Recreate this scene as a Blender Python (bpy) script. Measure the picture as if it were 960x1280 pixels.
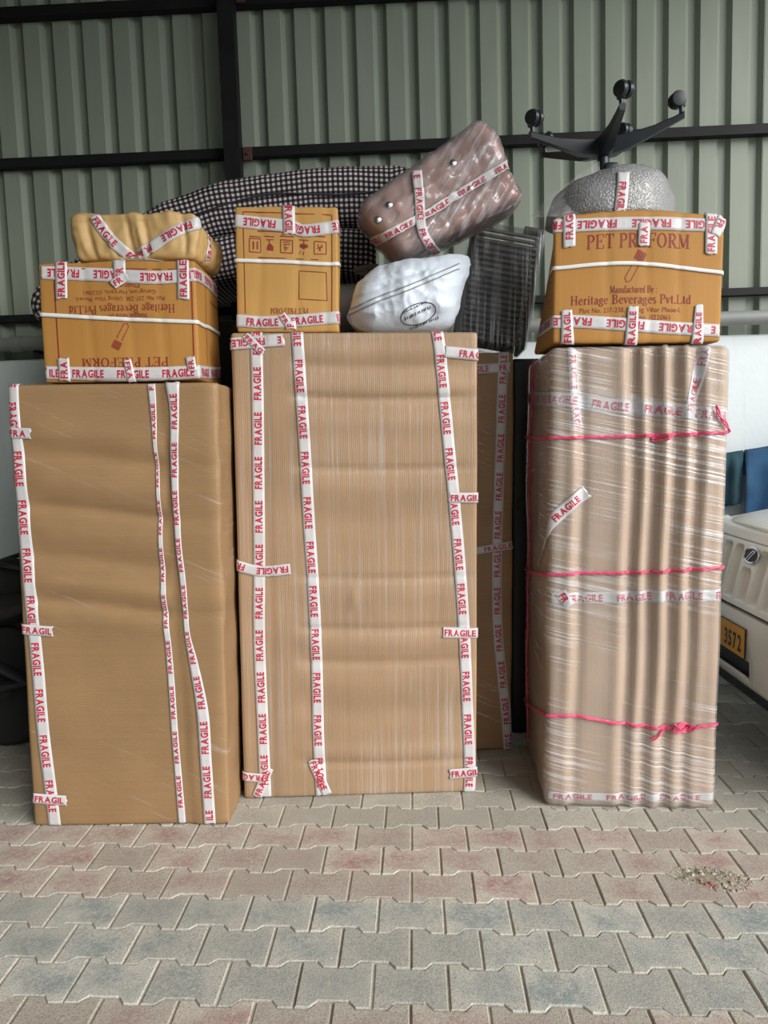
import bpy, bmesh, math, random
from mathutils import Vector, Matrix, noise, Euler
from mathutils.bvhtree import BVHTree

for _o in list(bpy.data.objects):
    bpy.data.objects.remove(_o)
random.seed(7)
SC = bpy.context.scene
COL = SC.collection
R = math.radians

# ---------------------------------------------------------------- camera
FPX = 960.0
PITCH = math.atan(96 / 960.0)
ROLL = 0.010
CAM = Vector((0, 0, 1.5))
FWD = Vector((0, math.cos(PITCH), -math.sin(PITCH)))
_r0 = Vector((1, 0, 0))
_u0 = Vector((0, math.sin(PITCH), math.cos(PITCH)))
UP = _u0 * math.cos(ROLL) + _r0 * math.sin(ROLL)
RT = _r0 * math.cos(ROLL) - _u0 * math.sin(ROLL)
cd = bpy.data.cameras.new('camera')
cam = bpy.data.objects.new('camera', cd)
COL.objects.link(cam)
cd.sensor_fit = 'VERTICAL'
cd.sensor_height = 24.0
cd.lens = 24.0 * FPX / 1280.0
cd.clip_start = 0.05
cam.matrix_world = Matrix((
    (RT.x, UP.x, -FWD.x, CAM.x), (RT.y, UP.y, -FWD.y, CAM.y),
    (RT.z, UP.z, -FWD.z, CAM.z), (0, 0, 0, 1)))
SC.camera = cam

# ---------------------------------------------------------------- light
SKY_STRENGTH = 0.66
SUN_STRENGTH = 3.3
EXPOSURE = 0.40
world = bpy.data.worlds.new('overcast_sky')
SC.world = world
world.use_nodes = True
_bg = world.node_tree.nodes['Background']
_bg.inputs[0].default_value = (0.86, 0.94, 1.0, 1)
_bg.inputs[1].default_value = SKY_STRENGTH
_sl = bpy.data.lights.new('hazy_sun', 'SUN')
_sl.energy = SUN_STRENGTH
_sl.angle = R(45)
_sl.color = (1.0, 0.97, 0.93)
_so = bpy.data.objects.new('hazy_sun', _sl)
COL.objects.link(_so)
_so.rotation_euler = Vector((-0.68, 0.66, -0.44)).to_track_quat('-Z', 'Y').to_euler()
_so.location = (3, -3, 6)
SC.view_settings.view_transform = 'Standard'
SC.view_settings.look = 'None'
SC.view_settings.exposure = EXPOSURE
SC.view_settings.gamma = 1.0
SC.view_settings.use_curve_mapping = False


def ray(px, py):
    return FWD + RT * ((px - 480) / FPX) - UP * ((py - 640) / FPX)


def onY(px, py, y):
    d = ray(px, py)
    return CAM + d * (y / d.y)


def onZ(px, py, z=0.0):
    d = ray(px, py)
    return CAM + d * ((z - 1.5) / d.z)


# ---------------------------------------------------------------- materials
def new_mat(name):
    m = bpy.data.materials.new(name)
    m.use_nodes = True
    nt = m.node_tree
    b = nt.nodes['Principled BSDF']
    return m, nt, b


def N(nt, kind, **kw):
    n = nt.nodes.new(kind)
    for k, v in kw.items():
        setattr(n, k, v)
    return n


def mth(nt, op, a, b=None, c=None):
    n = nt.nodes.new('ShaderNodeMath')
    n.operation = op
    for i, v in enumerate((a, b, c)):
        if v is None:
            continue
        if isinstance(v, (int, float)):
            n.inputs[i].default_value = v
        else:
            nt.links.new(v, n.inputs[i])
    return n.outputs[0]


def mixc(nt, fac, a, b, blend='MIX'):
    n = nt.nodes.new('ShaderNodeMix')
    n.data_type = 'RGBA'
    n.blend_type = blend
    for i, v in ((0, fac), (6, a), (7, b)):
        if isinstance(v, (int, float)):
            n.inputs[i].default_value = v
        elif isinstance(v, tuple):
            n.inputs[i].default_value = v if len(v) == 4 else v + (1,)
        else:
            nt.links.new(v, n.inputs[i])
    return n.outputs[2]


def coords(nt, scale=(1, 1, 1), rot=(0, 0, 0), src='Object'):
    tc = nt.nodes.new('ShaderNodeTexCoord')
    v = tc.outputs[src]
    if any(rot):
        mr = nt.nodes.new('ShaderNodeMapping')
        mr.inputs['Rotation'].default_value = rot
        nt.links.new(v, mr.inputs[0])
        v = mr.outputs[0]
    mp = nt.nodes.new('ShaderNodeMapping')
    mp.inputs['Scale'].default_value = scale
    nt.links.new(v, mp.inputs[0])
    return mp.outputs[0]


def noisef(nt, vec, scale=5.0, detail=3.0, rough=0.5):
    n = nt.nodes.new('ShaderNodeTexNoise')
    n.inputs['Scale'].default_value = scale
    n.inputs['Detail'].default_value = detail
    n.inputs['Roughness'].default_value = rough
    if vec is not None:
        nt.links.new(vec, n.inputs['Vector'])
    return n.outputs['Fac']


def rampf(nt, fac, p0, p1, v0=0.0, v1=1.0):
    n = nt.nodes.new('ShaderNodeMapRange')
    n.inputs[1].default_value = p0
    n.inputs[2].default_value = p1
    n.inputs[3].default_value = v0
    n.inputs[4].default_value = v1
    nt.links.new(fac, n.inputs[0])
    return n.outputs[0]


def bump(nt, b, height, strength=0.3, dist=0.01):
    n = nt.nodes.new('ShaderNodeBump')
    n.inputs['Strength'].default_value = strength
    n.inputs['Distance'].default_value = dist
    nt.links.new(height, n.inputs['Height'])
    nt.links.new(n.outputs[0], b.inputs['Normal'])


def plain(name, col, rough=0.6, metal=0.0, var=0.12, scale=6.0, bstr=0.0, bscale=60.0, spec=0.5):
    m, nt, b = new_mat(name)
    v = coords(nt)
    f = noisef(nt, v, scale, 4.0)
    lo = tuple(max(0, c * (1 - var)) for c in col)
    hi = tuple(min(1, c * (1 + var)) for c in col)
    c = mixc(nt, rampf(nt, f, 0.3, 0.7), lo, hi)
    nt.links.new(c, b.inputs['Base Color'])
    b.inputs['Roughness'].default_value = rough
    b.inputs['Metallic'].default_value = metal
    b.inputs['Specular IOR Level'].default_value = spec
    if bstr:
        bump(nt, b, noisef(nt, v, bscale, 3.0), bstr, 0.004)
    return m


def cardboard(name, col, lines='x', line_amt=0.10, patch=0.16, bstr=0.25, pitch=160.0):
    """kraft board: faint flute lines along one axis, soft mottling and scuffs"""
    m, nt, b = new_mat(name)
    v = coords(nt)
    sep = nt.nodes.new('ShaderNodeSeparateXYZ')
    nt.links.new(v, sep.inputs[0])
    ax = sep.outputs['X'] if lines == 'x' else sep.outputs['Z']
    wob = noisef(nt, coords(nt, (1.5, 1.5, 1.5)), 2.0, 2.0)
    ph = mth(nt, 'ADD', mth(nt, 'MULTIPLY', ax, pitch * 2 * math.pi), mth(nt, 'MULTIPLY', wob, 18.0))
    w = mth(nt, 'SINE', ph)
    fl = rampf(nt, w, -1, 1)
    stretch = (60, 8, 1.2) if lines == 'x' else (1.2, 8, 60)
    streak = noisef(nt, coords(nt, stretch), 1.0, 3.0, 0.6)
    f = noisef(nt, v, 3.5, 5.0, 0.55)
    c1 = tuple(c * (1 - patch) for c in col)
    c2 = tuple(min(1, c * (1 + patch)) for c in col)
    c = mixc(nt, rampf(nt, f, 0.3, 0.7), c1, c2)
    c = mixc(nt, mth(nt, 'MULTIPLY', rampf(nt, streak, 0.35, 0.75), line_amt * 2.4), c,
             tuple(min(1, x * 1.35 + 0.02) for x in col))
    c = mixc(nt, mth(nt, 'MULTIPLY', fl, line_amt), c, tuple(x * 0.72 for x in col))
    nt.links.new(c, b.inputs['Base Color'])
    b.inputs['Roughness'].default_value = 0.62
    b.inputs['Specular IOR Level'].default_value = 0.3
    hsum = mth(nt, 'ADD', mth(nt, 'MULTIPLY', fl, 0.5), mth(nt, 'MULTIPLY', streak, 0.8))
    bump(nt, b, hsum, bstr, 0.003)
    return m


def film(name, rot=(0, 0, 0), stretch=(2, 2, 90), dens=(0.52, 0.75), base=0.06, peak=0.55, gloss=0.22, fine=1.0,
         tint=(0.92, 0.93, 0.95), rough=0.18, gate=(0.38, 0.62, 0.12)):
    """stretch film: mostly clear, with whitish pull lines and a soft sheen"""
    m, nt, b = new_mat(name)
    nt.nodes.remove(b)
    out = nt.nodes['Material Output']
    st = noisef(nt, coords(nt, stretch, rot), fine, 4.0, 0.62)
    blot = noisef(nt, coords(nt, (1, 1, 1)), 2.4, 3.0)
    s = rampf(nt, st, dens[0], dens[1], 0.0, 1.0)
    s = mth(nt, 'MULTIPLY', s, rampf(nt, blot, gate[0], gate[1], gate[2], 1.0))
    fac = mth(nt, 'ADD', base, mth(nt, 'MULTIPLY', s, peak))
    tr = N(nt, 'ShaderNodeBsdfTransparent')
    tr.inputs[0].default_value = (0.985, 0.985, 0.985, 1)
    df = N(nt, 'ShaderNodeBsdfDiffuse')
    df.inputs[0].default_value = tint + (1,)
    gl = N(nt, 'ShaderNodeBsdfGlossy')
    gl.inputs[0].default_value = (0.95, 0.96, 1, 1)
    gl.inputs[1].default_value = rough
    bp = N(nt, 'ShaderNodeBump')
    bp.inputs['Strength'].default_value = 0.55
    bp.inputs['Distance'].default_value = 0.004
    nt.links.new(mth(nt, 'ADD', st, mth(nt, 'MULTIPLY', blot, 0.6)), bp.inputs['Height'])
    nt.links.new(bp.outputs[0], gl.inputs['Normal'])
    fr = N(nt, 'ShaderNodeFresnel')
    fr.inputs[0].default_value = 1.4
    nt.links.new(bp.outputs[0], fr.inputs['Normal'])
    m1 = N(nt, 'ShaderNodeMixShader')
    nt.links.new(fac, m1.inputs[0])
    nt.links.new(tr.outputs[0], m1.inputs[1])
    nt.links.new(df.outputs[0], m1.inputs[2])
    m2 = N(nt, 'ShaderNodeMixShader')
    gf = mth(nt, 'ADD', mth(nt, 'MULTIPLY', fr.outputs[0], gloss * 2.0), mth(nt, 'MULTIPLY', s, gloss * 0.5))
    nt.links.new(gf, m2.inputs[0])
    nt.links.new(m1.outputs[0], m2.inputs[1])
    nt.links.new(gl.outputs[0], m2.inputs[2])
    nt.links.new(m2.outputs[0], out.inputs['Surface'])
    return m


def gingham(name, period=0.024):
    m, nt, b = new_mat(name)
    tc = N(nt, 'ShaderNodeTexCoord')
    sep = N(nt, 'ShaderNodeSeparateXYZ')
    nt.links.new(tc.outputs['UV'], sep.inputs[0])

    def stripe(o):
        x = mth(nt, 'FRACT', mth(nt, 'DIVIDE', o, period))
        return mth(nt, 'GREATER_THAN', x, 0.5)
    a = stripe(sep.outputs[0])
    c = stripe(sep.outputs[1])
    s = mth(nt, 'MULTIPLY', mth(nt, 'ADD', a, c), 0.5)
    rp = N(nt, 'ShaderNodeValToRGB')
    rp.color_ramp.interpolation = 'CONSTANT'
    e = rp.color_ramp.elements
    e[0].position = 0.0
    e[0].color = (0.006, 0.006, 0.008, 1)
    e[1].position = 0.3
    e[1].color = (0.075, 0.06, 0.066, 1)
    e2 = e.new(0.8)
    e2.color = (0.62, 0.60, 0.60, 1)
    nt.links.new(s, rp.inputs[0])
    n = noisef(nt, coords(nt), 6.0)
    cc = mixc(nt, mth(nt, 'MULTIPLY', n, 0.25), rp.outputs[0], (0.10, 0.07, 0.08))
    nt.links.new(cc, b.inputs['Base Color'])
    b.inputs['Roughness'].default_value = 0.9
    b.inputs['Specular IOR Level'].default_value = 0.1
    return m


def paver_mat(name, worn, core, amt):
    m, nt, b = new_mat(name)
    tc = N(nt, 'ShaderNodeTexCoord')
    oi = N(nt, 'ShaderNodeObjectInfo')
    sep = N(nt, 'ShaderNodeSeparateXYZ')
    nt.links.new(tc.outputs['Object'], sep.inputs[0])
    geo = N(nt, 'ShaderNodeNewGeometry')
    # dust gathers towards the edges of every block, its own colour stays in the middle
    ex = mth(nt, 'POWER', mth(nt, 'ABSOLUTE', mth(nt, 'DIVIDE', sep.outputs[0], 0.10)), 2.0)
    ey = mth(nt, 'POWER', mth(nt, 'ABSOLUTE', mth(nt, 'DIVIDE', sep.outputs[1], 0.072)), 2.0)
    ed = mth(nt, 'ADD', ex, ey)
    wp = N(nt, 'ShaderNodeVectorMath', operation='ADD')
    nt.links.new(tc.outputs['Object'], wp.inputs[0])
    cmb = N(nt, 'ShaderNodeCombineXYZ')
    rr = mth(nt, 'MULTIPLY', oi.outputs['Random'], 50.0)
    for i in range(3):
        nt.links.new(rr, cmb.inputs[i])
    nt.links.new(cmb.outputs[0], wp.inputs[1])
    big = noisef(nt, wp.outputs[0], 9.0, 4.0, 0.6)
    fine = noisef(nt, wp.outputs[0], 210.0, 2.0, 0.7)
    mid = noisef(nt, wp.outputs[0], 60.0, 3.0, 0.7)
    k = mth(nt, 'SUBTRACT', rampf(nt, big, 0.30, 0.66, 0.15, 1.1), mth(nt, 'MULTIPLY', ed, 0.42))
    k = mth(nt, 'MULTIPLY', k, mth(nt, 'MULTIPLY_ADD', oi.outputs['Random'], 0.9, 0.35))
    k = mth(nt, 'MULTIPLY', k, rampf(nt, mid, 0.3, 0.65, 0.2, 1.4))
    kk = N(nt, 'ShaderNodeClamp')
    nt.links.new(mth(nt, 'MULTIPLY', k, amt), kk.inputs[0])
    c = mixc(nt, kk.outputs[0], worn, core)
    c = mixc(nt, rampf(nt, fine, 0.46, 0.66, 0.0, 0.62), c, tuple(x * 0.36 for x in worn))
    c = mixc(nt, rampf(nt, mid, 0.55, 0.8, 0.0, 0.28), c, (0.55, 0.52, 0.45))
    br = mth(nt, 'MULTIPLY_ADD', oi.outputs['Random'], 0.28, 0.86)
    hs = N(nt, 'ShaderNodeHueSaturation')
    nt.links.new(br, hs.inputs['Value'])
    nt.links.new(c, hs.inputs['Color'])
    nt.links.new(hs.outputs[0], b.inputs['Base Color'])
    b.inputs['Roughness'].default_value = 0.85
    b.inputs['Specular IOR Level'].default_value = 0.25
    bump(nt, b, mth(nt, 'ADD', fine, mth(nt, 'MULTIPLY', mid, 0.8)), 0.5, 0.003)
    return m


M = {}
M['board_left'] = cardboard('kraft_board_left', (0.345, 0.213, 0.105), 'z', 0.07, 0.10, 0.15)
M['board_mid'] = cardboard('kraft_board_mid', (0.43, 0.28, 0.16), 'x', 0.09, 0.12, 0.28, 130)
M['board_rear'] = cardboard('kraft_board_rear', (0.40, 0.235, 0.115), 'z', 0.08, 0.12, 0.2)
M['board_fridge'] = cardboard('kraft_board_fridge', (0.46, 0.315, 0.20), 'x', 0.07, 0.12, 0.2, 110)
M['board_carton'] = cardboard('brown_board_carton', (0.44, 0.215, 0.052), 'x', 0.06, 0.08, 0.12, 150)
M['board_carton_mid'] = cardboard('tan_board_carton', (0.52, 0.29, 0.085), 'x', 0.07, 0.08, 0.12, 150)
M['kraft_paper'] = plain('kraft_paper', (0.55, 0.36, 0.15), 0.55, 0, 0.12, 4.0, 0.35, 9.0)
M['tape'] = plain('white_tape', (0.62, 0.61, 0.62), 0.30, 0, 0.10, 12.0, 0.3, 40.0)
M['tape_red'] = plain('tape_red_print', (0.52, 0.02, 0.055), 0.4, 0, 0.2, 80.0)
M['print_red'] = plain('carton_red_print', (0.26, 0.025, 0.018), 0.6, 0, 0.15, 60.0)
M['strap'] = plain('white_strap', (0.82, 0.82, 0.80), 0.35, 0, 0.05, 20.0)
M['pink'] = plain('pink_raffia', (0.72, 0.10, 0.20), 0.35, 0, 0.28, 40.0, 0.4, 90.0)
M['film_left'] = film('film_left', (0, R(-25), 0), (3, 3, 60), (0.6, 0.8), 0.0, 0.30, 0.10)
M['film_mid'] = film('film_mid', (0, 0, 0), (95, 20, 1.2), (0.48, 0.74), 0.015, 0.30, 0.16)
M['film_rear'] = film('film_rear', (0, R(-24), 0), (2, 3, 75), (0.56, 0.72), 0.0, 0.40, 0.14)
M['film_fridge'] = film('film_fridge', (0, R(-12), 0), (1.4, 4, 140), (0.50, 0.66), 0.125, 0.58, 0.26, gate=(0.43, 0.59, 0.07))
M['film_bundle'] = film('film_bundle', (0, R(30), 0), (6, 6, 50), (0.46, 0.70), 0.12, 0.52, 0.34, rough=0.12)
M['film_crate'] = film('film_crate', (0, R(8), 0), (75, 6, 2), (0.48, 0.68), 0.03, 0.55, 0.24)
M['plaid'] = gingham('black_white_gingham')
M['sack_white'] = plain('white_woven_plastic', (0.66, 0.73, 0.82), 0.45, 0, 0.10, 5.0, 0.5, 45.0)
M['ink'] = plain('black_ink', (0.03, 0.035, 0.05), 0.6)
M['sack_grey'] = plain('grey_brown_cloth', (0.16, 0.14, 0.12), 0.9, 0, 0.15, 6.0, 0.4, 12.0)
M['brown_case'] = plain('pinkish_brown_leatherette', (0.34, 0.155, 0.115), 0.5, 0, 0.28, 5.0, 0.3, 14.0)
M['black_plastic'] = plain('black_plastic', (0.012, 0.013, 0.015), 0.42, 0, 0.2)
M['slat'] = plain('dark_slat', (0.085, 0.078, 0.066), 0.45, 0, 0.2)
M['chair_black'] = plain('chair_black_nylon', (0.016, 0.02, 0.025), 0.38, 0, 0.15, 10.0, 0.1, 200.0)
M['chrome'] = plain('bright_metal', (0.62, 0.63, 0.65), 0.25, 1.0, 0.05)
M['steel'] = plain('black_painted_steel', (0.008, 0.0085, 0.009), 0.6, 0, 0.3, 8.0, 0.1, 60.0, 0.25)
M['rust'] = plain('rusty_primer', (0.07, 0.03, 0.02), 0.8, 0, 0.3, 40.0)
M['pipe'] = plain('grey_pipe', (0.23, 0.24, 0.23), 0.5, 0, 0.15, 4.0)
M['sand'] = plain('joint_sand', (0.46, 0.415, 0.335), 0.95, 0, 0.2, 30.0, 0.5, 200.0)
M['soil'] = plain('loose_soil', (0.34, 0.29, 0.22), 0.95, 0, 0.35, 60.0, 0.6, 150.0)
M['soil_red'] = plain('red_crumbs', (0.30, 0.11, 0.09), 0.95, 0, 0.3, 60.0)
M['stone'] = plain('pale_chips', (0.50, 0.48, 0.42), 0.9, 0, 0.2, 60.0)
M['car_white'] = plain('cream_white_paint', (0.80, 0.80, 0.75), 0.28, 0, 0.05, 4.0)
M['car_dark'] = plain('matt_black_trim', (0.018, 0.02, 0.024), 0.55, 0, 0.2)
M['glass'] = plain('tinted_glass', (0.02, 0.025, 0.03), 0.08)
M['plate_yellow'] = plain('yellow_plate', (0.74, 0.36, 0.015), 0.4, 0, 0.06)
M['rubber'] = plain('tyre_rubber', (0.014, 0.014, 0.014), 0.85, 0, 0.2)
M['denim'] = plain('blue_denim', (0.026, 0.085, 0.18), 0.9, 0, 0.4, 5.0, 0.4, 30.0)
M['teal'] = plain('dark_teal_cloth', (0.015, 0.055, 0.075), 0.85, 0, 0.3, 5.0, 0.3, 30.0)
M['rope_grey'] = plain('grey_line', (0.3, 0.3, 0.3), 0.8)
M['pav_pink'] = paver_mat('paver_pinkish', (0.57, 0.52, 0.45), (0.36, 0.19, 0.18), 0.72)
M['pav_blue'] = paver_mat('paver_bluegrey', (0.56, 0.545, 0.485), (0.27, 0.315, 0.315), 0.95)
M['pav_grey'] = paver_mat('paver_grey', (0.55, 0.525, 0.455), (0.40, 0.39, 0.345), 0.8)


def cladding_mat():
    m, nt, b = new_mat('sage_green_sheet')
    v = coords(nt, (1, 1, 0.25))
    f = noisef(nt, v, 4.0, 4.0, 0.6)
    g = noisef(nt, coords(nt, (40, 40, 0.8)), 1.0, 2.0)
    c = mixc(nt, rampf(nt, f, 0.3, 0.7), (0.225, 0.255, 0.205), (0.265, 0.30, 0.245))
    c = mixc(nt, rampf(nt, g, 0.6, 0.8, 0, 0.25), c, (0.17, 0.19, 0.15))
    nt.links.new(c, b.inputs['Base Color'])
    b.inputs['Roughness'].default_value = 0.42
    b.inputs['Specular IOR Level'].default_value = 0.45
    return m


def masonry_mat():
    m, nt, b = new_mat('painted_plaster')
    v = coords(nt)
    f = noisef(nt, v, 2.0, 5.0, 0.6)
    dr = noisef(nt, coords(nt, (14, 1, 0.7)), 1.0, 3.0, 0.6)
    c = mixc(nt, rampf(nt, f, 0.3, 0.7), (0.66, 0.73, 0.755), (0.75, 0.81, 0.83))
    c = mixc(nt, rampf(nt, dr, 0.58, 0.75, 0, 0.35), c, (0.36, 0.38, 0.37))
    nt.links.new(c, b.inputs['Base Color'])
    b.inputs['Roughness'].default_value = 0.85
    bump(nt, b, noisef(nt, v, 40.0, 4.0), 0.25, 0.004)
    return m


M['clad'] = cladding_mat()
M['masonry'] = masonry_mat()
M['roof'] = plain('grey_roof_sheet', (0.20, 0.21, 0.20), 0.6)


def bubble_mat():
    m, nt, b = new_mat('bubble_wrap')
    v = coords(nt)
    vo = N(nt, 'ShaderNodeTexVoronoi')
    vo.inputs['Scale'].default_value = 110.0
    nt.links.new(v, vo.inputs['Vector'])
    h = rampf(nt, vo.outputs['Distance'], 0.15, 0.6, 1.0, 0.0)
    f = noisef(nt, v, 5.0, 3.0)
    c = mixc(nt, h, (0.25, 0.255, 0.26), (0.40, 0.41, 0.42))
    c = mixc(nt, rampf(nt, f, 0.4, 0.7, 0, 0.6), c, (0.30, 0.29, 0.28))
    nt.links.new(c, b.inputs['Base Color'])
    b.inputs['Roughness'].default_value = 0.22
    b.inputs['Specular IOR Level'].default_value = 0.7
    bump(nt, b, h, 0.45, 0.004)
    return m


M['bubble'] = bubble_mat()


# ---------------------------------------------------------------- scene helpers
def link(o, parent=None):
    COL.objects.link(o)
    if parent is not None:
        o.parent = parent
    return o


def mesh_obj(name, verts, faces, mat, parent=None, smooth=False, mats=None, midx=None):
    me = bpy.data.meshes.new(name)
    me.from_pydata([tuple(v) for v in verts], [], faces)
    for mm in (mats or [mat]):
        me.materials.append(mm)
    if midx:
        me.polygons.foreach_set('material_index', midx)
    if smooth:
        me.polygons.foreach_set('use_smooth', [True] * len(me.polygons))
    me.update()
    return link(bpy.data.objects.new(name, me), parent)


def thing(name, label, cat, mat4=None, group=None, kind=None):
    o = bpy.data.objects.new(name, None)
    COL.objects.link(o)
    o.empty_display_size = 0.1
    if mat4 is not None:
        o.matrix_world = mat4
    tag(o, label, cat, group, kind)
    return o


def tag(o, label=None, cat=None, group=None, kind=None):
    if label:
        o['label'] = label
    if cat:
        o['category'] = cat
    if group:
        o['group'] = group
    if kind:
        o['kind'] = kind
    return o


class MB:
    """collects simple shapes into one mesh"""

    def __init__(s):
        s.v, s.f = [], []

    def add(s, vs, fs):
        k = len(s.v)
        s.v += [Vector(v) for v in vs]
        s.f += [tuple(i + k for i in f) for f in fs]

    def box(s, c, size, mat=None, bevel=0.0):
        bm = bmesh.new()
        bmesh.ops.create_cube(bm, size=1.0)
        for v in bm.verts:
            v.co = Vector((v.co.x * size[0], v.co.y * size[1], v.co.z * size[2]))
        if bevel:
            bmesh.ops.bevel(bm, geom=list(bm.edges), offset=bevel, segments=2, affect='EDGES', profile=0.5)
        s.addbm(bm, Matrix.Translation(Vector(c)) if mat is None else Matrix.Translation(Vector(c)) @ mat)

    def addbm(s, bm, m4=None):
        bm.verts.index_update()
        s.add([(m4 @ v.co) if m4 else v.co.copy() for v in bm.verts], [tuple(v.index for v in f.verts) for f in bm.faces])
        bm.free()

    def tube(s, pts, r, seg=8, caps=True):
        pts = [Vector(p) for p in pts]
        n = len(pts)
        rs = r if isinstance(r, (list, tuple)) else [r] * n
        rings = []
        t0 = (pts[1] - pts[0]).normalized()
        ref = Vector((0, 0, 1)) if abs(t0.z) < 0.9 else Vector((1, 0, 0))
        nx = t0.cross(ref).normalized()
        for i in range(n):
            a = pts[max(0, i - 1)]
            b = pts[min(n - 1, i + 1)]
            t = (b - a)
            t = t.normalized() if t.length > 1e-9 else t0
            nx = (nx - t * nx.dot(t))
            nx = nx.normalized() if nx.length > 1e-6 else t.orthogonal().normalized()
            ny = t.cross(nx)
            rings.append([pts[i] + (nx * math.cos(2 * math.pi * k / seg) + ny * math.sin(2 * math.pi * k / seg)) * rs[i]
                          for k in range(seg)])
        vs = [v for rg in rings for v in rg]
        fs = []
        for i in range(n - 1):
            for k in range(seg):
                k2 = (k + 1) % seg
                fs.append((i * seg + k, i * seg + k2, (i + 1) * seg + k2, (i + 1) * seg + k))
        if caps:
            fs.append(tuple(range(seg - 1, -1, -1)))
            fs.append(tuple((n - 1) * seg + k for k in range(seg)))
        s.add(vs, fs)

    def lathe(s, prof, m4=None, seg=20):
        """prof: list of (r, z)"""
        vs, fs = [], []
        for (r, z) in prof:
            for k in range(seg):
                a = 2 * math.pi * k / seg
                p = Vector((r * math.cos(a), r * math.sin(a), z))
                vs.append(m4 @ p if m4 else p)
        for i in range(len(prof) - 1):
            for k in range(seg):
                k2 = (k + 1) % seg
                fs.append((i * seg + k, i * seg + k2, (i + 1) * seg + k2, (i + 1) * seg + k))
        fs.append(tuple(range(seg - 1, -1, -1)))
        fs.append(tuple((len(prof) - 1) * seg + k for k in range(seg)))
        s.add(vs, fs)

    def prism(s, poly, z0, z1, m4=None):
        n = len(poly)
        vs = [Vector((x, y, z0)) for x, y in poly] + [Vector((x, y, z1)) for x, y in poly]
        if m4:
            vs = [m4 @ v for v in vs]
        fs = [tuple(range(n - 1, -1, -1)), tuple(range(n, 2 * n))]
        fs += [(i, (i + 1) % n, n + (i + 1) % n, n + i) for i in range(n)]
        s.add(vs, fs)

    def build(s, name, mat, parent=None, smooth=False):
        o = mesh_obj(name, s.v, s.f, mat, parent, smooth)
        if smooth:
            try:
                o.data.set_sharp_from_angle(angle=R(38))
            except Exception:
                pass
        return o


# ---------------------------------------------------------------- lettering
_GL = {}


def glyph(ch, bold=0.02):
    """built-in sans letter as (width, verts, faces), cap height 1"""
    key = (ch, bold)
    if key in _GL:
        return _GL[key]
    cu = bpy.data.curves.new('glyph', 'FONT')
    cu.body = ch
    cu.resolution_u = 3
    cu.offset = bold
    cu.fill_mode = 'FRONT'
    ob = bpy.data.objects.new('glyph', cu)
    COL.objects.link(ob)
    dg = bpy.context.evaluated_depsgraph_get()
    ev = ob.evaluated_get(dg)
    me = ev.to_mesh()
    vs = [(v.co.x, v.co.y) for v in me.vertices]
    fs = [tuple(p.vertices) for p in me.polygons]
    ev.to_mesh_clear()
    bpy.data.objects.remove(ob)
    bpy.data.curves.remove(cu)
    k = 1.0 / 0.73
    x0 = min((v[0] for v in vs), default=0)
    x1 = max((v[0] for v in vs), default=0.3)
    vs = [((x - x0) * k, y * k) for x, y in vs]
    _GL[key] = ((x1 - x0) * k, vs, fs)
    return _GL[key]


def arcp(cx, cy, rx, ry, a0, a1, n=12):
    return [(cx + rx * math.cos(R(a0 + (a1 - a0) * i / n)), cy + ry * math.sin(R(a0 + (a1 - a0) * i / n))) for i in range(n + 1)]


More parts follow.
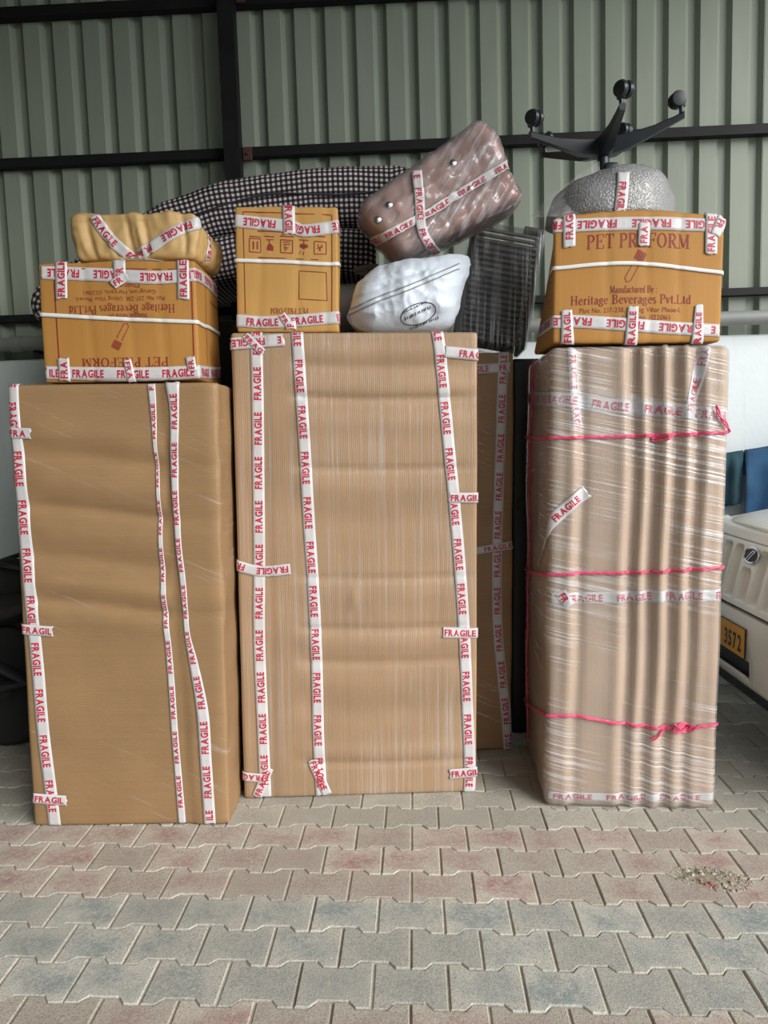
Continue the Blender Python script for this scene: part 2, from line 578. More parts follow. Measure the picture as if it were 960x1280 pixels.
_TW, _HW = 0.15, 0.055
_SERIF = {
    'P': (0.74, [('T', .2, 0, .2, 1), ('S', .2, 0), ('S', .2, 1), ('A', .36, .74, .28, .24, -90, 90), ('H', .2, .98, .36, .98), ('H', .2, .5, .36, .5)]),
    'R': (0.84, [('T', .2, 0, .2, 1), ('S', .2, 0), ('S', .2, 1), ('A', .36, .74, .28, .24, -90, 90), ('H', .2, .98, .36, .98), ('H', .2, .5, .36, .5), ('T', .4, .5, .72, 0), ('S', .74, 0)]),
    'E': (0.80, [('T', .2, 0, .2, 1), ('S', .2, 0), ('S', .2, 1), ('H', .2, .98, .7, .98), ('H', .69, 1, .69, .76), ('H', .2, .52, .54, .52), ('H', .54, .66, .54, .4), ('H', .2, .02, .73, .02), ('H', .72, 0, .72, .26)]),
    'F': (0.74, [('T', .2, 0, .2, 1), ('S', .2, 0), ('S', .2, 1), ('H', .2, .98, .68, .98), ('H', .67, 1, .67, .76), ('H', .2, .52, .54, .52), ('H', .54, .66, .54, .4)]),
    'T': (0.82, [('T', .4, 0, .4, 1), ('S', .4, 0), ('H', .06, .98, .74, .98), ('H', .07, 1, .07, .76), ('H', .73, 1, .73, .76)]),
    'O': (0.94, [('A', .46, .5, .34, .48, 0, 360)]),
    'M': (1.06, [('H', .17, 0, .17, 1), ('T', .2, 1, .53, .08), ('H', .53, .08, .84, 1), ('T', .86, 0, .86, 1), ('S', .17, 0), ('S', .17, 1), ('S', .86, 0), ('S', .86, 1)]),
    'H': (0.96, [('T', .2, 0, .2, 1), ('T', .74, 0, .74, 1), ('H', .2, .52, .74, .52), ('S', .2, 0), ('S', .2, 1), ('S', .74, 0), ('S', .74, 1)]),
    'B': (0.82, [('T', .2, 0, .2, 1), ('S', .16, 0), ('S', .16, 1), ('A', .38, .76, .24, .22, -90, 90), ('A', .38, .27, .29, .25, -90, 90), ('H', .2, .98, .38, .98), ('H', .2, .53, .38, .53), ('H', .2, .02, .38, .02)]),
    'L': (0.76, [('T', .2, 0, .2, 1), ('S', .2, 0), ('S', .2, 1), ('H', .2, .02, .68, .02), ('H', .67, 0, .67, .26)]),
    'e': (0.60, [('A', .3, .32, .2, .32, 20, 320), ('H', .12, .36, .5, .36)]),
    'r': (0.50, [('T', .16, 0, .16, .64), ('S', .16, 0), ('H', .05, .62, .16, .62), ('H', .16, .5, .3, .62), ('T', .3, .6, .42, .56)]),
    'i': (0.34, [('T', .17, 0, .17, .64), ('S', .17, 0), ('H', .06, .62, .17, .62), ('T', .17, .8, .17, .94)]),
    't': (0.42, [('T', .18, .06, .18, .86), ('H', .04, .62, .36, .62), ('H', .18, .04, .36, .04)]),
    'a': (0.60, [('T', .42, .06, .42, .5), ('A', .26, .18, .16, .18, 0, 360), ('A', .28, .46, .16, .18, 0, 160), ('H', .42, .03, .56, .03)]),
    'g': (0.60, [('A', .27, .42, .17, .2, 0, 360), ('A', .28, -.08, .22, .16, 0, 360), ('H', .12, .16, .2, .24), ('H', .4, .58, .56, .62)]),
    'v': (0.58, [('T', .08, .64, .28, .04), ('H', .28, .02, .48, .64), ('S', .1, .64), ('S', .48, .64)]),
    's': (0.48, [('A', .24, .48, .15, .16, 40, 270), ('A', .24, .17, .15, .16, -140, 90)]),
    'd': (0.64, [('T', .46, 0, .46, 1), ('A', .27, .32, .18, .32, 0, 360), ('H', .36, .98, .46, .98), ('H', .46, .02, .58, .02)]),
    'n': (0.66, [('T', .16, 0, .16, .64), ('T', .5, 0, .5, .46), ('A', .33, .44, .17, .18, 0, 180), ('S', .16, 0), ('S', .5, 0)]),
    'u': (0.66, [('T', .15, .18, .15, .64), ('T', .49, 0, .49, .64), ('A', .32, .2, .17, .18, 180, 360), ('H', .04, .62, .15, .62), ('H', .49, .02, .6, .02)]),
    'f': (0.42, [('T', .18, 0, .18, .8), ('A', .3, .8, .12, .18, 30, 180), ('H', .04, .62, .36, .62), ('S', .18, 0)]),
    'c': (0.54, [('A', .3, .32, .2, .32, 40, 320)]),
    'y': (0.58, [('T', .08, .64, .29, .06), ('H', .14, -.25, .48, .64), ('S', .1, .64), ('S', .48, .64)]),
    '.': (0.30, [('T', .15, 0, .15, .14)]),
    ':': (0.30, [('T', .15, 0, .15, .14), ('T', .15, .5, .15, .64)]),
    ' ': (0.36, []),
}


def serif(ch):
    adv, st = _SERIF.get(ch, _SERIF[' '])
    vs, fs = [], []

    def quad(x0, y0, x1, y1, w0, w1=None):
        w1 = w0 if w1 is None else w1
        dx, dy = x1 - x0, y1 - y0
        L = math.hypot(dx, dy) or 1
        px, py = -dy / L, dx / L
        k = len(vs)
        vs.extend([(x0 + px * w0 / 2, y0 + py * w0 / 2), (x0 - px * w0 / 2, y0 - py * w0 / 2),
                   (x1 - px * w1 / 2, y1 - py * w1 / 2), (x1 + px * w1 / 2, y1 + py * w1 / 2)])
        fs.append((k, k + 1, k + 2, k + 3))
    for s in st:
        if s[0] == 'T':
            quad(*s[1:], _TW)
        elif s[0] == 'H':
            quad(*s[1:], _HW)
        elif s[0] == 'S':
            x, y = s[1], s[2]
            yy = y + (_HW / 2 if y < .3 else -_HW / 2)
            quad(x - .16, yy, x + .16, yy, _HW)
        else:
            cx, cy, rx, ry, a0, a1 = s[1:]
            n = max(6, int(abs(a1 - a0) / 26))
            for i in range(n):
                b0 = R(a0 + (a1 - a0) * i / n)
                b1 = R(a0 + (a1 - a0) * (i + 1) / n)
                w0 = _HW + (_TW - _HW) * abs(math.cos(b0))
                w1 = _HW + (_TW - _HW) * abs(math.cos(b1))
                quad(cx + rx * math.cos(b0), cy + ry * math.sin(b0), cx + rx * math.cos(b1), cy + ry * math.sin(b1), w0, w1)
    return adv, vs, fs


def text2d(string, style='sans', bold=0.02, gap=0.14):
    """-> (total width, [(x0, width, verts, faces)])"""
    out = []
    x = 0.0
    for ch in string:
        if style == 'serif':
            adv, vs, fs = serif(ch)
            out.append((x, adv, vs, fs))
            x += adv
        elif ch == ' ':
            x += 0.45
        else:
            w, vs, fs = glyph(ch, bold)
            out.append((x, w, vs, fs))
            x += w + gap
    return x - (gap if style == 'sans' else 0), out


# ---------------------------------------------------------------- surfaces to stick tape on
def catmull(pts, n=10):
    """pts: list of tuples (any dimension) -> dense list"""
    if len(pts) < 3:
        a, b = pts[0], pts[-1]
        m = n * 2
        return [tuple(a[k] + (b[k] - a[k]) * i / m for k in range(len(a))) for i in range(m + 1)]
    P = [tuple(2 * a - b for a, b in zip(pts[0], pts[1]))] + list(pts) + [tuple(2 * a - b for a, b in zip(pts[-1], pts[-2]))]
    out = []
    for i in range(1, len(P) - 2):
        p0, p1, p2, p3 = P[i - 1], P[i], P[i + 1], P[i + 2]
        for j in range(n):
            t = j / n
            out.append(tuple(0.5 * ((2 * b) + (-a + c) * t + (2 * a - 5 * b + 4 * c - d) * t * t + (-a + 3 * b - 3 * c + d) * t ** 3)
                             for a, b, c, d in zip(p0, p1, p2, p3)))
    out.append(pts[-1])
    return out


def smooth01(x):
    x = max(0.0, min(1.0, x))
    return x * x * (3 - 2 * x)


class Box:
    """a packed box: local x right, y away from the camera, z up, origin at the middle of its base"""

    def __init__(s, w, d, h, m4, r=0.012, disp=None, warp=None, flat=True):
        s.w, s.d, s.h, s.m, s.r = w, d, h, m4, r
        s.mi = m4.inverted()
        s.disp = disp or (lambda p, n: 0.0)
        s.warp = warp
        s.flat = flat

    def surf(s, p, off=0.0):
        w, d, h, r = s.w / 2, s.d / 2, s.h, s.r
        q = Vector((max(-w + r, min(w - r, p.x)), max(-d + r, min(d - r, p.y)), max(r, min(h - r, p.z))))
        n = p - q
        n = n.normalized() if n.length > 1e-9 else Vector((0, -1, 0))
        o = q + n * (r + s.disp(p, n) * (0.12 if (s.flat and abs(n.z) > 0.9) else 1.0) + off)
        if s.warp:
            o = s.warp(o)
        return o, n

    def mesh(s, step=0.03, off=0.0):
        w, d, h = s.w / 2, s.d / 2, s.h
        nx, ny, nz = [max(3, int(L / step)) for L in (s.w, s.d, s.h)]
        vs, fs, idx = [], [], {}

        def vid(p):
            k = (round(p.x, 5), round(p.y, 5), round(p.z, 5))
            if k not in idx:
                idx[k] = len(vs)
                vs.append(s.surf(p, off)[0])
            return idx[k]

        def axis(a, b, n, r):
            e = min(0.2, r / (b - a))
            return [a, a + (b - a) * e * .5] + [a + (b - a) * (e + (1 - 2 * e) * i / n) for i in range(n + 1)] + [b - (b - a) * e * .5, b]
        X, Y, Z = axis(-w, w, nx, s.r), axis(-d, d, ny, s.r), axis(0, h, nz, s.r)

        def grid(A, B, fn, flip):
            for i in range(len(A) - 1):
                for j in range(len(B) - 1):
                    f = [vid(fn(A[i], B[j])), vid(fn(A[i + 1], B[j])), vid(fn(A[i + 1], B[j + 1])), vid(fn(A[i], B[j + 1]))]
                    fs.append(tuple(reversed(f)) if flip else tuple(f))
        grid(X, Z, lambda a, b: Vector((a, -d, b)), False)
        grid(X, Z, lambda a, b: Vector((a, d, b)), True)
        grid(Y, Z, lambda a, b: Vector((-w, a, b)), True)
        grid(Y, Z, lambda a, b: Vector((w, a, b)), False)
        grid(X, Y, lambda a, b: Vector((a, b, h)), False)
        grid(X, Y, lambda a, b: Vector((a, b, 0)), True)
        return vs, fs

    def uv(s, px, py):
        """pixel -> unfolded coordinates on the front (or a side) of the box"""
        o = s.mi @ CAM
        dr = s.mi.to_3x3() @ ray(px, py)
        t = (-s.d / 2 - o.y) / dr.y
        p = o + dr * t
        if p.x < -s.w / 2 and o.x < -s.w / 2:
            q = o + dr * ((-s.w / 2 - o.x) / dr.x)
            return (-s.w / 2 - (q.y + s.d / 2), q.z)
        if p.x > s.w / 2 and o.x > s.w / 2:
            q = o + dr * ((s.w / 2 - o.x) / dr.x)
            return (s.w / 2 + (q.y + s.d / 2), q.z)
        return (p.x, p.z)

    def unfold(s, u, v):
        w, d, h = s.w / 2, s.d / 2, s.h
        if u > w:
            return Vector((w, -d + min(u - w, s.d), min(h, max(0, v))))
        if u < -w:
            return Vector((-w, -d + min(-w - u, s.d), min(h, max(0, v))))
        if v > h:
            return Vector((u, -d + min(v - h, s.d), h))
        if v < 0:
            return Vector((u, -d + min(-v, s.d), 0))
        return Vector((u, -d, v))

    def at(s, u, v, off):
        return s.surf(s.unfold(u, v), off)


class BoxPath:
    def __init__(s, box, pts, width, uvpts=False):
        """pts: (px, py[, widthfactor]) in photo pixels, or unfolded metres if uvpts"""
        s.box = box
        q = []
        for p in pts:
            u, v = (p[0], p[1]) if uvpts else box.uv(p[0], p[1])
            q.append((u, v, p[2] if len(p) > 2 else 1.0))
        s.c = catmull(q)
        s.width = width
        s.S = [0.0]
        for a, b in zip(s.c, s.c[1:]):
            s.S.append(s.S[-1] + math.hypot(b[0] - a[0], b[1] - a[1]))
        s.L = s.S[-1]

    def _loc(s, x):
        i = 0
        lo, hi = 0, len(s.S) - 2
        while lo < hi:
            mid = (lo + hi + 1) // 2
            if s.S[mid] <= x:
                lo = mid
            else:
                hi = mid - 1
        i = lo
        L = s.S[i + 1] - s.S[i] or 1e-9
        t = (x - s.S[i]) / L
        a, b = s.c[i], s.c[i + 1]
        u = a[0] + (b[0] - a[0]) * t
        v = a[1] + (b[1] - a[1]) * t
        wf = a[2] + (b[2] - a[2]) * max(0, min(1, t))
        j0, j1 = max(0, i - 1), min(len(s.c) - 1, i + 2)
        dx, dy = s.c[j1][0] - s.c[j0][0], s.c[j1][1] - s.c[j0][1]
        l = math.hypot(dx, dy) or 1e-9
        return u, v, wf, dx / l, dy / l

    def P(s, x, t, off):
        """x along, t in -1..1 across"""
        u, v, wf, dx, dy = s._loc(x)
        k = t * s.width / 2 * wf
        return s.box.at(u - dy * k, v + dx * k, off)[0]

    def near(s, px, py):
        u, v = s.box.uv(px, py)
        i = min(range(len(s.c)), key=lambda k: (s.c[k][0] - u) ** 2 + (s.c[k][1] - v) ** 2)
        return s.S[i]


class SoftPath:
    """tape laid on any mesh: path given in photo pixels, points found where those rays meet the mesh"""

    def __init__(s, bvh, m4, pts, width):
        s.bvh = bvh
        mi = m4.inverted()
        o = mi @ CAM
        s.width = width
        s.c = []
        pix = catmull([(p[0], p[1], p[2] if len(p) > 2 else 1.0) for p in pts], 14)
        s.pix = []
        for p in pix:
            d = (mi.to_3x3() @ ray(p[0], p[1])).normalized()
            h = bvh.ray_cast(o, d)
            if h[0] is not None:
                n = h[1] if h[1].dot(d) < 0 else -h[1]
                s.c.append([h[0], n, p[2]])
                s.pix.append(p)
        # soften sudden jumps
        for _ in range(2):
            for i in range(1, len(s.c) - 1):
                s.c[i][1] = (s.c[i - 1][1] + s.c[i][1] * 2 + s.c[i + 1][1]).normalized()
        s.S = [0.0]
        for a, b in zip(s.c, s.c[1:]):
            s.S.append(s.S[-1] + (b[0] - a[0]).length)
        s.L = s.S[-1]

    def P(s, x, t, off):
        lo, hi = 0, len(s.S) - 2
        while lo < hi:
            mid = (lo + hi + 1) // 2
            if s.S[mid] <= x:
                lo = mid
            else:
                hi = mid - 1
        i = lo
        k = (x - s.S[i]) / ((s.S[i + 1] - s.S[i]) or 1e-9)
        a, b = s.c[i], s.c[i + 1]
        p = a[0].lerp(b[0], k)
        n = a[1].lerp(b[1], max(0, min(1, k))).normalized()
        j0, j1 = max(0, i - 2), min(len(s.c) - 1, i + 3)
        T = (s.c[j1][0] - s.c[j0][0]).normalized()
        B = n.cross(T).normalized()
        q = p + B * (t * s.width / 2 * a[2])
        h = s.bvh.find_nearest(q)
        nn = h[1] if h[1].dot(n) > 0 else n
        nn = (nn + n).normalized()
        return h[0] + nn * off

    def near(s, px, py):
        i = min(range(len(s.pix)), key=lambda k: (s.pix[k][0] - px) ** 2 + (s.pix[k][1] - py) ** 2)
        return s.S[i]


TAPE_W = 0.048
WORD_L, WORD_PITCH, CAP = 0.128, 0.178, 0.029


def lay_band(path, name, mat, parent, off, across=4, step=0.005, ragged=True):
    n = max(2, int(path.L / step))
    vs, fs = [], []
    rg = random.Random(len(name) + int(path.L * 1e5))
    for i in range(n + 1):
        for j in range(across + 1):
            t = -1 + 2 * j / across
            x = path.L * i / n
            if ragged and i in (0, n):
                x += rg.uniform(-0.004, 0.004)
            vs.append(path.P(x, t, off))
    for i in range(n):
        for j in range(across):
            a = i * (across + 1) + j
            fs.append((a, a + across + 1, a + across + 2, a + 1))
    o = mesh_obj(name, vs, fs, mat, parent, True)
    md = o.modifiers.new('thickness', 'SOLIDIFY')
    md.thickness = 0.0008
    md.offset = -1
    return o


def lay_words(path, name, mat, parent, off, string='FRAGILE', first=0.0, pitch=WORD_PITCH, length=WORD_L, cap=CAP,
              repeat=True, bold=0.032):
    W, gl = text2d(string, 'sans', bold)
    k0 = -int(first / pitch) - 1 if repeat else 0
    k1 = int((path.L - first) / pitch) + 1 if repeat else 0
    sx = length / W
    for k in range(k0, k1 + 1):
        b = first + k * pitch
        vs, fs = [], []
        for (x0, w, gv, gf) in gl:
            xa, xb = b + x0 * sx, b + (x0 + w) * sx
            if xa < 0.001 or xb > path.L - 0.001:
                continue
            base = len(vs)
            for (x, y) in gv:
                t = (y * cap - cap / 2) / (path.width / 2)
                vs.append(path.P(b + (x0 + x) * sx, t, off))
            fs += [tuple(i + base for i in f) for f in gf]
        if vs:
            mesh_obj(name, vs, fs, mat, parent)


def fragile(surface, parent, pts, first=None, width=TAPE_W, off=0.0025, text=True, pitch=WORD_PITCH, length=WORD_L, cap=CAP):
    if isinstance(surface, Box):
        p = BoxPath(surface, pts, width)
    else:
        p = SoftPath(surface[0], surface[1], pts, width)
    if p.L < 0.01:
        return None
    t = lay_band(p, 'packing_tape', M['tape'], parent, off)
    if text:
        f = 0.008 if first is None else p.near(*first)
        lay_words(p, 'lettering', M['tape_red'], t, off + 0.0016, first=f, pitch=pitch, length=length, cap=min(cap, width * 0.6))
    return t


class Print2D:
    """flat print collected on the front of a carton, in unfolded metres"""

    def __init__(s, box, off=0.0012):
        s.b, s.off, s.v, s.f = box, off, [], []

    def poly(s, pts):
        k = len(s.v)
        s.v += [s.b.at(u, v, s.off)[0] for u, v in pts]
        s.f.append(tuple(range(k, k + len(pts))))

    def line(s, p, q, w=0.004, n=8):
        dx, dy = q[0] - p[0], q[1] - p[1]
        L = math.hypot(dx, dy) or 1
        nx, ny = -dy / L * w / 2, dx / L * w / 2
        for i in range(n):
            a = (p[0] + dx * i / n, p[1] + dy * i / n)
            b = (p[0] + dx * (i + 1) / n, p[1] + dy * (i + 1) / n)
            s.poly([(a[0] + nx, a[1] + ny), (a[0] - nx, a[1] - ny), (b[0] - nx, b[1] - ny), (b[0] + nx, b[1] + ny)])

    def text(s, string, c, width, cap, flip=False, style='serif', bold=0.0):
        W, gl = text2d(string, style, bold)
        sx = width / W
        sg = -1 if flip else 1
        for (x0, w, gv, gf) in gl:
            k = len(s.v)
            for (x, y) in gv:
                s.v.append(s.b.at(c[0] + sg * ((x0 + x) * sx - width / 2), c[1] + sg * (y * cap - cap / 2), s.off)[0])
            s.f += [tuple(i + k for i in f) for f in gf]

    def build(s, parent, name='red_print', mat=None):
        o = mesh_obj(name, s.v, s.f, mat or M['print_red'], parent) if s.v else None
        s.v, s.f = [], []
        return o


def yawm(loc, yaw=0.0, rx=0.0, ry=0.0):
    return Matrix.Translation(Vector(loc)) @ Euler((rx, ry, yaw), 'XYZ').to_matrix().to_4x4()


def g(x, c, w):
    return math.exp(-((x - c) / w) ** 2)


def nz(p, sc, seed=0.0):
    return noise.noise(Vector((p.x * sc + seed, p.y * sc + seed * 1.7, p.z * sc - seed)))

#==SETTING==
# ---------------------------------------------------------------- paving
PAV_YAW = -0.04
PW, PD, PAMP = 0.2065, 0.1557, 0.012
floor = mesh_obj('floor', [(-7, -6, -0.0055), (7, -6, -0.0055), (7, 6, -0.0055), (-7, 6, -0.0055),
                           (-7, -6, -0.12), (7, -6, -0.12), (7, 6, -0.12), (-7, 6, -0.12)],
                 [(0, 1, 2, 3), (7, 6, 5, 4), (0, 4, 5, 1), (1, 5, 6, 2), (2, 6, 7, 3), (3, 7, 4, 0)], M['sand'])
tag(floor, 'sand bed under the interlocking concrete block paving', 'floor', kind='structure')


def paver_outline(inset):
    """I-shaped block: tall ends, pinched waist"""
    w, hd, a = PW / 2 - 0.003 - inset, PD / 2 - 0.003 - inset, PAMP
    f = PW * 0.25 - 0.010
    s = PW * 0.25 + 0.010
    top = [(-w, hd + a), (-s, hd + a), (-f, hd - a), (f, hd - a), (s, hd + a), (w, hd + a)]
    bot = [(w, -hd - a), (s, -hd - a), (f, -hd + a), (-f, -hd + a), (-s, -hd - a), (-w, -hd - a)]
    return top + bot


def paver_geo():
    o0, o1 = paver_outline(0.0), paver_outline(0.0032)
    n = len(o0)
    vs = [(x, y, -0.02) for x, y in o0] + [(x, y, -0.0028) for x, y in o0] + [(x, y, 0.0) for x, y in o1]
    fs = []
    for r in range(2):
        for i in range(n):
            j = (i + 1) % n
            fs.append((r * n + i, (r + 1) * n + i, (r + 1) * n + j, r * n + j))
    t = 2 * n
    fs += [(t + 11, t + 10, t + 1, t + 0), (t + 10, t + 9, t + 2, t + 1), (t + 9, t + 8, t + 3, t + 2),
           (t + 8, t + 7, t + 4, t + 3), (t + 7, t + 6, t + 5, t + 4)]
    return vs, fs


PV, PF = paver_geo()
PMESH = {}
for kname in ('pav_pink', 'pav_blue', 'pav_grey'):
    me = bpy.data.meshes.new('paver_' + kname)
    me.from_pydata(PV, [], PF)
    me.materials.append(M[kname])
    PMESH[kname] = me
_cp, _sp = math.cos(PAV_YAW), math.sin(PAV_YAW)
HIDE = [(-1.34, -0.64, 2.95, 3.4), (-0.56, 0.33, 3.2, 4.3), (0.70, 1.28, 3.05, 3.6)]
cells = []
rp = random.Random(3)
for k in range(-18, 19):
    yc = 1.889 + PD * (k + 0.5)
    for i in range(-18, 19):
        xc = -0.047 + PW * (i + (0.5 if k % 2 else 0.0)) + PW / 2
        X = xc * _cp - yc * _sp - 0.075
        Y = xc * _sp + yc * _cp
        kind = 'pav_blue' if k in (0, 1, 2) else ('pav_pink' if k in (3, 4, 5, -1, -2, -3) else 'pav_grey')
        d = Vector((X, Y, 0)) - CAM
        zc = d.dot(FWD)
        u, v = (480 + 960 * d.dot(RT) / zc, 640 - 960 * d.dot(UP) / zc) if zc > 0.2 else (-9999, -9999)
        vis = -60 < u < 1020 and 880 < v < 1345 and not any(a < X < b and c < Y < e for a, b, c, e in HIDE)
        cells.append((not vis, zc if zc > 0 else 99, X, Y, kind))
cells.sort(key=lambda c: (c[0], c[1]))
sv, sf, sm = [], [], []
KIDX = {'pav_pink': 0, 'pav_blue': 1, 'pav_grey': 2}
for n_, (hid, _d, X, Y, kind) in enumerate(cells):
    ang = PAV_YAW + rp.uniform(-0.008, 0.008)
    dz = rp.uniform(-0.0015, 0.0015)
    tx, ty = rp.uniform(-0.008, 0.008), rp.uniform(-0.006, 0.006)
    if n_ < 298 and not hid:
        o = bpy.data.objects.new('paver', PMESH[kind])
        link(o, floor)
        o.location = (X, Y, dz)
        o.rotation_euler = (tx, ty, ang)
    else:
        m4 = Matrix.Translation((X, Y, dz)) @ Matrix.Rotation(ang, 4, 'Z')
        b = len(sv)
        sv += [m4 @ Vector(v) for v in PV]
        sf += [tuple(q + b for q in f) for f in PF]
        sm += [KIDX[kind]] * len(PF)
rest = mesh_obj('paving_rest', sv, sf, None, floor, mats=[plain('paver_far_pink', (0.46, 0.39, 0.34), 0.9, 0, 0.15, 5.0, 0.3, 150.0),
                                                          plain('paver_far_blue', (0.43, 0.43, 0.39), 0.9, 0, 0.15, 5.0, 0.3, 150.0),
                                                          plain('paver_far_grey', (0.46, 0.44, 0.38), 0.9, 0, 0.15, 5.0, 0.3, 150.0)], midx=sm)
rest['kind'] = 'stuff'

# ---------------------------------------------------------------- the shed
WM = Matrix.Translation((0, 4.6, 0)) @ Euler((0, -0.020, -0.04), 'XYZ').to_matrix().to_4x4()
WM = Matrix.Translation((0, 4.6, 0)) @ Matrix.Rotation(-0.04, 4, 'Z') @ Matrix.Rotation(-0.020, 4, 'Y')
WMI = WM.inverted()


def on_wall(px, py, y=0.0):
    o = WMI @ CAM
    d = WMI.to_3x3() @ ray(px, py)
    return o + d * ((y - o.y) / d.y)


wall = thing('wall_back', 'green profiled sheet wall on a plastered low wall behind the packages', 'wall', WM, kind='structure')
PITCHX = 0.1748


def sheet(x0, nrib, yoff):
    prof = []
    for k in range(nrib):
        b = x0 + k * PITCHX
        prof += [(b, 0), (b + 0.088, 0), (b + 0.114, 0.034), (b + 0.152, 0.034), (b + PITCHX - 0.004, 0.0)]
    prof.append((x0 + nrib * PITCHX + 0.03, 0))
    m = MB()
    vs, fs = [], []
    zs = [1.90, 2.6, 3.4, 4.2, 4.95]
    for z in zs:
        vs += [Vector((x, y + yoff, z)) for x, y in prof]
    n = len(prof)
    for r in range(len(zs) - 1):
        for i in range(n - 1):
            fs.append((r * n + i, r * n + i + 1, (r + 1) * n + i + 1, (r + 1) * n + i))
    m.add(vs, fs)
    o = m.build('cladding_sheet', M['clad'], wall)
    md = o.modifiers.new('thickness', 'SOLIDIFY')
    md.thickness = 0.001
    md.offset = 1
    return o


XS = on_wall(564, 132).x - 25 * PITCHX
for k in range(10):
    sheet(XS + k * 5 * PITCHX, 5, 0.0 if k % 2 == 0 else -0.0015)
# low masonry wall with an uneven top
m = MB()
vs, fs = [], []
NX = 60
rg = random.Random(5)
for i in range(NX + 1):
    x = -5 + 10 * i / NX
    zt = 2.012 + rg.uniform(-0.006, 0.006)
    vs += [(x, -0.06, -0.05), (x, -0.06, 1.0), (x, -0.06, zt - 0.01), (x, -0.045, zt), (x, 0.12, zt), (x, 0.12, -0.05)]
for i in range(NX):
    for j in range(5):
        a = i * 6 + j
        fs.append((a, a + 6, a + 7, a + 1))
m.add(vs, fs)
m.build('masonry', M['masonry'], wall)


def girt(zc, h, y0=-0.062, dep=0.062):
    m = MB()
    t = 0.008
    m.box((0, y0 + t / 2, zc), (9.6, t, h))
    m.box((0, y0 + dep / 2, zc + h / 2 - t / 2), (9.6, dep - 0.002, t))
    m.box((0, y0 + dep / 2, zc - h / 2 + t / 2), (9.6, dep - 0.002, t))
    m.build('girt', M['steel'], wall)


girt(on_wall(480, 187).z, 0.052)
girt(on_wall(480, 0).z + 0.01, 0.060)
girt(on_wall(480, 383).z, 0.040)
px0 = on_wall(288, 110, -0.1).x
m = MB()
for sx in (-1, 1):
    m.box((px0 + sx * 0.041, -0.105, 2.45), (0.008, 0.085, 4.95))
m.box((px0, -0.144, 2.45), (0.074, 0.007, 4.95))
m.box((px0, -0.066, 2.45), (0.074, 0.007, 4.95))
m.build('post', M['steel'], wall)
for py in (187, -8):
    zc = on_wall(305, py + 12).z
    m = MB()
    m.box((px0 + 0.075, -0.075, zc), (0.05, 0.02, 0.075), bevel=0.003)
    m.lathe([(0.009, 0), (0.009, 0.012)], Matrix.Translation((px0 + 0.08, -0.085, zc)) @ Matrix.Rotation(R(90), 4, 'X'), 6)
    m.build('cleat', M['rust'], wall)

pz = on_wall(480, 417).z
pipe = thing('drain_pipe', 'long grey pipe running along the top of the low wall', 'pipe', WM)
m = MB()
m.tube([(-3.55, -0.118, pz), (-2, -0.118, pz), (0, -0.118, pz), (2, -0.118, pz), (4.6, -0.118, pz)], 0.040, 20)
m.build('pipe_run', M['pipe'], pipe, True)
for xx in (on_wall(34, 430).x, 0.6, 2.9):
    m = MB()
    m.tube([(xx - 0.035, -0.118, pz), (xx + 0.035, -0.118, pz)], 0.046, 20)
    m.build('coupling', M['pipe'], pipe, True)
    m = MB()
    m.box((xx + 0.1, -0.05, pz - 0.045), (0.03, 0.115, 0.012))
    m.build('bracket', M['steel'], pipe)

m = MB()
m.box((-0.2, 2.0, 5.0), (7.4, 6.2, 0.06))
tag(m.build('ceiling', M['roof']), 'grey sheet roof high above the yard', 'roof', kind='structure')
m = MB()
m.box((-3.75, 1.8, 2.4), (0.12, 5.6, 5.0))
tag(m.build('wall_left', M['clad']), 'plain side wall of the shed on the far left', 'wall', kind='structure')

m = MB()  # unseen wall behind the camera, added to keep sky light off the left half
m.box((-1.75, -1.1, 2.4), (3.9, 0.12, 5.0))
tag(m.build('sky_blocker_wall', M['clad']), 'added wall out of view, blocking sky light from the left front', 'wall', kind='structure')

#==PACKAGES==
def face_dir(n):
    return abs(n.y) > 0.7


def disp_left(p, n):
    a = 0.0025 * nz(p, 4.0, 1.0)
    if n.y < -0.5:
        z, x = p.z, p.x
        for c, w, k in ((1.50, .05, .004), (1.42, .03, -.004), (1.31, .05, .005), (1.22, .022, -.006), (1.13, .05, .004), (1.03, .03, -.004),
                        (0.93, .03, .004), (.86, .02, -.005), (.80, .04, .003)):
            a += 2.0 * k * g(z + 0.03 * math.sin(x * 5), c, w) * (1.0 if x < 0.18 else 0.35) * (0.2 + 0.8 * smooth01((x + 0.382) / 0.13))
        seam = 0.185 + 0.055 * (1.7 - z) / 1.7
        a += 0.006 * smooth01((x - seam) / 0.012)
        a -= 0.006 * smooth01((x - 0.34) / 0.05)
    elif n.x > 0.5:
        a += 0.008 * nz(p, 6.0, 4.0)
    return a


LX0, LX1 = -1.376, -0.612
BL = Box(LX1 - LX0, 0.50, 1.698, yawm(((LX0 + LX1) / 2, 2.853 + 0.25, 0), 0.004), 0.014, disp_left)


def package(name, label, cat, box, mat, filmmat=None, film_off=0.005, step=0.028):
    t = thing(name, label, cat, box.m)
    vs, fs = box.mesh(step)
    mesh_obj('cardboard_wrap', vs, fs, mat, t, True)
    if filmmat:
        vs, fs = box.mesh(step, film_off)
        mesh_obj('stretch_film', vs, fs, filmmat, t, True)
    return t


